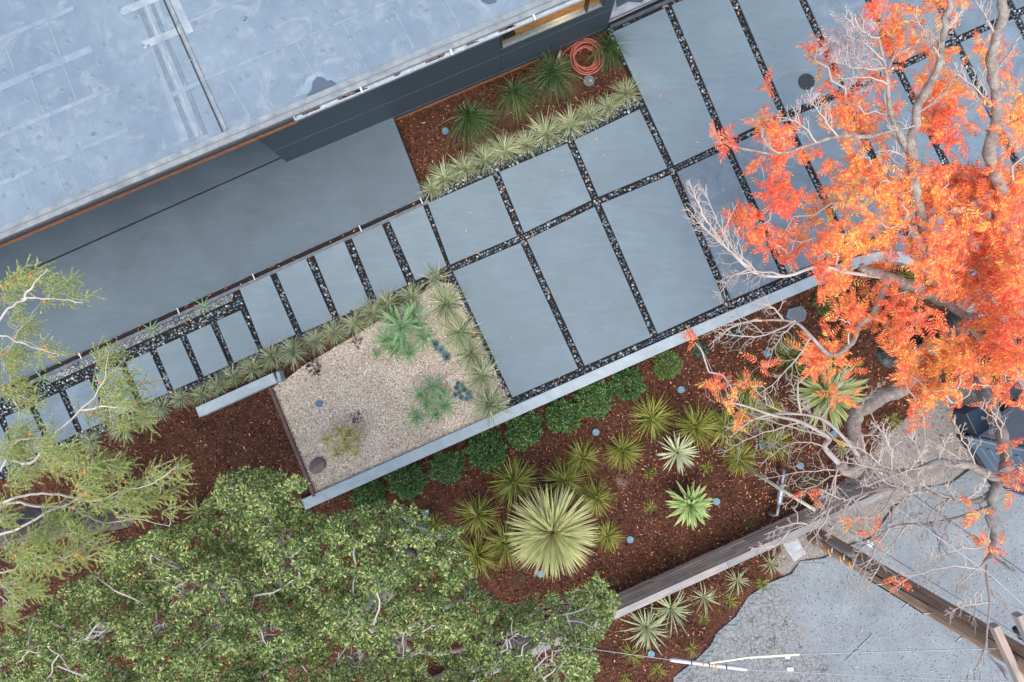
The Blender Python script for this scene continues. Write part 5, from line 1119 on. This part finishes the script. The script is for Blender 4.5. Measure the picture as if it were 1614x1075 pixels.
    def arc(a, b, n, r0, r1, bow):
        L = (b - a).length; side = (b - a).cross(Vector((0, 0, 1))).normalized() * bow * L; out = []
        for i in range(n + 1):
            t = i / n; out.append(a + (b - a) * t + side * math.sin(math.pi * t) + Vector((random.gauss(0, .008), random.gauss(0, .008), random.gauss(0, .008))) * L)
        T.mb.tube(out, [r0 + (r1 - r0) * i / n for i in range(n + 1)], 5 if r0 > .006 else 3, False); return out
    sk = np.array(T.pts[:900]); kk = H * S / (H - sk[:, 2]); spx = np.stack([CX + sk[:, 0] * kk, CY - sk[:, 1] * kk], -1)
    for (x0, y0, x1, y1) in fans:
        i = int(np.argmin(((spx - [x0, y0]) ** 2).sum(1))); a = Vector(sk[i]); zt = a.z + random.uniform(.1, .6); b = P(x1, y1, min(zt, 6.2))
        m = arc(a, b, 9, .011, .003, random.uniform(-.14, .14)); L = (b - a).length
        for k in range(2, 9):
            for _ in range(2):
                d = (m[k + 1 if k < 9 else 9] - m[k - 1]).normalized(); sd_ = random.choice((-1, 1)); q = Matrix.Rotation(sd_ * random.uniform(.4, .95), 3, 'Z') @ d; q.z += random.uniform(-.2, .3)
                l2 = L * random.uniform(.14, .36) * (1.15 - k / 12); s2 = arc(m[k], m[k] + q * l2, 5, .0055, .0022, random.uniform(-.2, .2))
                for k2 in (2, 3, 4):
                    q2 = Matrix.Rotation(-sd_ * random.uniform(.3, .9) * random.choice((-1, 1)), 3, 'Z') @ q; arc(s2[k2], s2[k2] + q2 * l2 * random.uniform(.2, .5), 3, .003, .0016, random.uniform(-.2, .2))
    T.mb.build('twigs', M['twig'], root, True); print('red leaves', n)
    mb = MB(); c = P(1407, 560, 1.3); mb.tube([P(1440, 560, .8), P(1420, 558, 1.1), P(1402, 560, 1.35)], [.17, .19, .2], 14); mb.build('cut_stub', M['barkdark'], root, True)
red_tree()

# ---- broad leaved evergreen
def green_tree():
    B = P(640, 880, -.3); root = empty('evergreen_tree', B, 'dense glossy green broadleaf tree filling the lower left', 'tree'); T = Tree(root)
    T.limb([(640, 880, -.35), (625, 905, .6), (600, 935, 1.3), (560, 965, 2.0)], .22, .16, M['twiggrey'], 'trunk', 12)
    for sp in ([(560, 965, 2.0), (500, 950, 2.8), (440, 930, 3.5), (395, 900, 4.1), (360, 850, 4.6)], [(560, 965, 2.0), (500, 990, 2.9), (420, 985, 3.6), (330, 975, 4.2), (250, 960, 4.7), (180, 930, 5.0)], [(560, 965, 2.0), (610, 1010, 2.8), (690, 1030, 3.4), (770, 1010, 4.0), (850, 980, 4.4), (920, 960, 4.7)],
               [(560, 965, 2.0), (570, 1040, 2.8), (600, 1100, 3.6), (700, 1130, 4.3), (820, 1110, 4.7)], [(600, 935, 1.3), (640, 900, 2.4), (660, 870, 3.2), (640, 840, 3.9)], [(500, 990, 2.9), (430, 1050, 3.7), (330, 1080, 4.3), (200, 1080, 4.8), (90, 1050, 5.2)], [(610, 1010, 2.8), (700, 960, 3.4), (760, 930, 4.0)], [(440, 930, 3.5), (380, 940, 3.9), (290, 900, 4.4), (230, 870, 4.8)]):
        T.limb([(a, b, c * .82 if c > 2.1 else c) for a, b, c in sp], .05, .007, M['twiggrey'], wob=.008)
    OUT = [(330, 790), (345, 745), (380, 738), (440, 745), (484, 762), (470, 795), (520, 812), (560, 802), (600, 790), (665, 802), (684, 835), (722, 832), (738, 885), (752, 925), (800, 958), (850, 938), (905, 932), (940, 908), (978, 945), (955, 990), (932, 1020), (942, 1050), (925, 1080), (880, 1110), (840, 1200), (-120, 1200), (-60, 1010), (20, 1000), (60, 965), (92, 930), (160, 900), (172, 868), (250, 832), (290, 830)]
    holes = [(455, 893, 20, 16), (445, 850, 12, 8), (300, 925, 26, 16), (340, 985, 18, 12), (255, 985, 22, 14), (640, 1010, 26, 20), (560, 1030, 26, 14), (810, 1010, 34, 20), (860, 1035, 28, 30), (355, 945, 14, 14), (160, 990, 14, 12), (430, 1000, 18, 16), (650, 870, 16, 18), (720, 1020, 14, 20), (690, 1060, 30, 12), (50, 1040, 18, 14), (200, 1040, 14, 14), (925, 880, 10, 10), (545, 880, 12, 10), (780, 1060, 14, 12), (480, 1050, 16, 12)]
    pts = []; n = 7200
    zt = lambda x, y: 4.7 + .9 * mnoise.noise((x * .011, y * .011, 9)) - .0000055 * (abs(x - 500) ** 2 + 1.5 * abs(y - 1000) ** 2)
    while len(pts) < n:
        x, y = random.uniform(-90, 985), random.uniform(735, 1150)
        cl = mnoise.noise((x * .035, y * .035, 1.3)) + .5 * mnoise.noise((x * .08, y * .08, 4))
        if not inpoly(np.array([x]), np.array([y]), OUT)[0] or any(((x - a) / rx) ** 2 + ((y - b) / ry) ** 2 < random.uniform(.25, .95) for a, b, rx, ry in holes): continue
        if cl < -.34 and random.random() < .6: continue
        z = zt(x, y) + cl * .5 + random.uniform(-.35, .12)
        if random.random() < .38: z -= random.uniform(.4, 1.4)
        pts.append(P(x, y, z))
    hub = random.sample(pts, 240); T.connect(hub, .014, .007, .05, 5, 5); T.connect(random.sample(pts, 2200), .006, .003, .06, 3, 3)
    for (a, b, rx, ry) in holes[:12]:   # bare pale branch fans inside the gaps
        c = P(a - rx * .6, b + ry * .9, 3.9)
        for _ in range(6):
            q = P(a + random.uniform(-1, 1) * rx * 1.1, b + random.uniform(-1.1, .6) * ry, random.uniform(4.0, 4.6)); pp = jitter_path(c, q, 5, .12); T.mb.tube(pp, [.018, .016, .013, .01, .007, .004], 5)
            for _ in range(3): k = random.randint(2, 5); T.mb.tube(jitter_path(pp[k], pp[k] + Vector((random.gauss(0, .12), random.gauss(0, .12), .08)), 3, .15), [.006, .005, .004, .002], 3)
    T.mb.build('branches', M['twiggrey'], root, True)
    c = np.array([tuple(p) for p in pts]); per = 26; C = np.repeat(c, per, 0); m = len(C); az = rng.uniform(0, 6.283, m); el = rng.uniform(-.35, 1.1, m)
    # each shoot leans its own way
    lean = np.repeat(rng.normal(0, .45, (len(c), 3)), per, 0); lean[:, 2] = 0
    d = np.stack([np.cos(az) * np.cos(el), np.sin(az) * np.cos(el), np.sin(el)], -1) + lean; s = rng.uniform(.032, .056, m)
    C = C + d * .018 + np.stack([np.zeros(m), np.zeros(m), rng.uniform(-.03, .03, m)], -1)
    lt2 = [(0, 0, 0), (.35, .17, .03), (.75, .17, .02), (1, 0, -.03), (.75, -.17, .02), (.35, -.17, .03), (.5, 0, -.03)]
    lf2 = [(0, 6, 2, 1), (6, 3, 2, 2), (0, 5, 4, 6), (6, 4, 3, 3)]
    lt2 = [(0, 0, 0), (.5, .19, .04), (1, 0, -.02), (.5, -.19, .04)]; lf2 = [(0, 2, 1), (0, 3, 2)]
    v, f = scatter(lt2, lf2, frames(d, rng.normal(0, .6, m), s, s, s), C)
    o = link('crown', fastmesh('crown', v, f, True), root, (0, 0, 0), M['broad']); o['kind'] = 'stuff'; print('broad', m)
green_tree()

# ---- conifer at left
def conifer():
    B = P(212, 806, -.3); root = empty('conifer_tree', B, 'light green conifer with a thick grey trunk leaning in at the left edge', 'tree'); T = Tree(root)
    T.limb([(205, 806, -.35), (150, 815, .9), (90, 822, 1.9), (20, 832, 2.8), (-80, 850, 3.8), (-200, 870, 4.8)], .27, .20, M['confbark'], 'trunk', 16, wob=.01)
    L = [[(-80, 850, 3.8), (-40, 700, 4.6), (-20, 560, 5.4), (0, 503, 5.8), (36, 473, 6.0), (75, 471, 6.1), (131, 477, 6.2)], [(36, 473, 6.0), (52, 450, 6.05), (76, 424, 6.1)], [(-20, 560, 5.4), (0, 530, 5.6), (34, 540, 5.7), (67, 551, 5.8), (95, 560, 5.8)],
         [(-80, 850, 3.8), (-20, 805, 4.3), (30, 783, 4.6), (80, 778, 4.8), (150, 790, 5.0), (185, 775, 5.1), (240, 762, 5.3), (282, 732, 5.4)], [(-80, 850, 3.8), (10, 795, 4.3), (60, 798, 4.5), (110, 800, 4.7), (160, 822, 4.9), (215, 818, 5.0), (268, 830, 5.1)],
         [(-40, 700, 4.6), (40, 730, 4.9), (70, 708, 5.1), (90, 680, 5.2), (125, 648, 5.3), (160, 610, 5.5), (170, 560, 5.7)], [(125, 648, 5.3), (170, 640, 5.4), (210, 650, 5.5)], [(-80, 850, 3.8), (10, 840, 4.4), (70, 810, 4.8), (125, 785, 5.0), (170, 740, 5.2), (190, 710, 5.3)],
         [(-80, 850, 3.8), (0, 740, 4.6), (20, 700, 4.9), (50, 690, 5.0), (110, 690, 5.1)], [(-60, 860, 4.0), (-10, 900, 4.5), (30, 895, 4.7), (80, 880, 4.9), (140, 855, 5.0)], [(-60, 860, 4.0), (0, 940, 4.7), (40, 960, 4.9)]]
    for i, sp in enumerate(L): T.limb(sp, .020 if i in (0, 3, 4, 5, 7) else .013, .003, M['twiggrey'], wob=.006)
    zf = lambda x, y: 5.2 + .6 * mnoise.noise((x * .02, y * .02, 5))
    bl = [(38, 440, 26, 20), (66, 430, 12, 12), (90, 450, 24, 9), (112, 474, 20, 7), (70, 468, 20, 10), (15, 470, 20, 12), (15, 445, 18, 14), (22, 505, 14, 14), (36, 516, 8, 16), (60, 552, 30, 8), (85, 562, 12, 6), (28, 530, 12, 12), (15, 575, 22, 22), (12, 610, 28, 20), (38, 640, 18, 16), (5, 560, 12, 12), (160, 572, 16, 28), (185, 590, 16, 14), (205, 606, 26, 10), (165, 620, 26, 22), (195, 640, 24, 14), (140, 650, 24, 12), (215, 662, 22, 10), (175, 668, 26, 12),
          (28, 680, 26, 16), (75, 690, 16, 10), (45, 705, 30, 14), (10, 710, 24, 22), (95, 720, 46, 14), (120, 738, 46, 14), (60, 742, 34, 12), (170, 730, 30, 12), (192, 735, 16, 6), (20, 760, 20, 14), (150, 750, 30, 16), (125, 770, 34, 12), (205, 765, 30, 12), (245, 752, 26, 16), (272, 738, 12, 12), (282, 760, 8, 10), (262, 775, 14, 12), (225, 785, 32, 14), (180, 790, 34, 14), (135, 800, 34, 14), (200, 812, 24, 8), (262, 808, 18, 5), (75, 800, 16, 14), (85, 830, 30, 20), (130, 850, 34, 18), (50, 850, 28, 20),
          (20, 880, 30, 22), (70, 885, 34, 20), (110, 880, 26, 14), (15, 925, 22, 22), (50, 930, 24, 14), (10, 970, 20, 18), (150, 870, 14, 12), (0, 820, 14, 24)]
    pts = [P(*q) for q in blobpts([(x, y, rx * .9, ry * .82) for x, y, rx, ry in bl], .021, zf, .35)]
    T.connect(random.sample(pts, 200), .007, .003, .06, 4, 4); T.connect(random.sample(pts, 700), .003, .002, .06, 3, 3); # shoots with needles all around
    V_, F_ = [], []; b = 0
    for i in range(46):
        t = random.random(); a = random.uniform(0, 6.283); p = Vector((t * .065, 0, 0)); d = Vector((.45 + .8 * t, math.cos(a), math.sin(a))).normalized() * random.uniform(.015, .023); s = d.cross(Vector((1, 0, 0))).normalized() * .0024
        V_ += [tuple(p - s), tuple(p + s), tuple(p + d)]; F_.append((b, b + 1, b + 2)); b += 3
    C_, D_ = [], []
    for p in pts:
        ph = random.gauss(.15, .55) + (.5 if random.random() < .25 else 0); up_ = random.gauss(0, .15); dm = Vector((math.cos(ph), math.sin(ph), up_)).normalized(); Lf = random.uniform(.10, .22); k = max(2, int(Lf / .045))
        for q in range(k):
            o_ = p + dm * (q * .05) + Vector((0, 0, -.05 * (q / k) ** 2)); C_.append(tuple(o_)); D_.append(tuple(dm + Vector((0, 0, random.gauss(0, .1)))))
            if q < k - 1:
                sg = 1 if q % 2 else -1; dd = Matrix.Rotation(sg * random.uniform(.7, 1.1), 3, 'Z') @ dm; C_.append(tuple(o_ + dd * .01)); D_.append(tuple(dd))
                if random.random() < .6: C_.append(tuple(o_ + dd * .055)); D_.append(tuple(dd))
        T.mb.tube([p, p + dm * Lf * .8], [.0025, .0015], 3, False)
    c = np.array(C_); base_dir = np.array(D_); m = len(c); s = rng.uniform(.8, 1.25, m)
    v, f = scatter(V_, F_, frames(base_dir, rng.uniform(0, 6, m), s, s, s), c); o = link('crown', fastmesh('crown', v, f), root, (0, 0, 0), M['needle']); o['kind'] = 'stuff'
    T.mb.build('branches', M['twiggrey'], root, True)
    mb = MB()
    for p in random.sample(pts, 110): mb.tube([p, p + Vector((.035, .01, .02))], [.012, .006], 6)
    mb.build('cones', M['cone'], root, True)['kind'] = 'stuff'; print('shoots', m)
conifer()

# ------------------------------------------------------------------ fallen leaves
M['litter'] = mat_island('fallen_leaves', [(0, (.55, .10, .05)), (.35, (.75, .22, .08)), (.7, (.85, .42, .2)), (1, (.75, .55, .35))], .6, .2, .1)
def litter():
    xs, ys, zs = [], [], []
    def add(n, poly, z, cond=None):
        X, Y = rand_in(poly, n, cond); xs.extend(X); ys.extend(Y); zs.extend(z(X, Y) if callable(z) else [z] * n)
    hz = lambda X, Y: hgt(X, Y) + .03
    add(650, [(1080, 540), (1300, 440), (1440, 430), (1520, 520), (1480, 680), (1400, 740), (1200, 800), (1080, 720)], hz, onmulch); add(260, [(740, 720), (1100, 560), (1250, 820), (960, 930), (760, 900)], hz, onmulch)
    add(120, [(960, 930), (1400, 740), (1230, 930), (1060, 1060), (960, 1060)], hz, onmulch); add(30, [(170, 700), (430, 620), (490, 770), (250, 800)], hz, onmulch); add(60, [(640, 200), (950, 60), (1000, 150), (690, 290)], hz, onmulch)
    add(60, [(700, 560), (790, 640), (760, 680), (640, 730), (600, 680)], -.015); add(50, GRAVEL, -.015); add(90, [(1140, 1060), (1250, 920), (1400, 820), (1614, 760), (1614, 1075)], -.285)
    add(120, [(1080, 280), (1600, 40), (1600, 280), (1150, 470)], .006); add(26, [(960, 60), (1150, 230), (720, 430), (850, 600), (700, 320)], .006)
    add(110, [(1285, 40), (1300, 40), (1345, 150), (1330, 150)], .004); add(300, BED, -.008, lambda X, Y: (X > 1040) & (X < 1640) & (Y > -20) & ~np.logical_or.reduce([inpoly(X, Y, q) for q in SLABS])); add(160, BED, -.008, lambda X, Y: (X < 1040) & (X > 100) & (Y > 250) & ~np.logical_or.reduce([inpoly(X, Y, q) for q in SLABS]))
    X = np.array(xs); Y = np.array(ys); Z = np.array(zs); n = len(X); k = (H - Z) / H / S; d = rotm(n, .15); s = rng.uniform(.03, .062, n)
    lt3 = [(0, 0, 0), (.3, .13, .05), (.7, .12, .06), (1, 0, .02), (.7, -.12, .08), (.3, -.13, .05)]
    v, f = scatter(lt3, [(0, 5, 2, 1), (5, 4, 3, 2)], frames(d, rng.normal(0, .3, n), s, s, s), np.stack([(X - CX) * k, -(Y - CY) * k, Z + .002], -1))
    setp(link('fallen_leaves', fastmesh('fallen_leaves', v, f), None, (0, 0, 0), M['litter']), 'scattered fallen orange and red leaflets on beds and paving', kind='stuff')
litter()
for o in list(COL.objects):
    if o.type == 'MESH' and len(o.data.polygons) == 0: print('EMPTY MESH', o.name)
print('objects', len(COL.objects), 'tris', sum(len(m.polygons) for m in bpy.data.meshes))
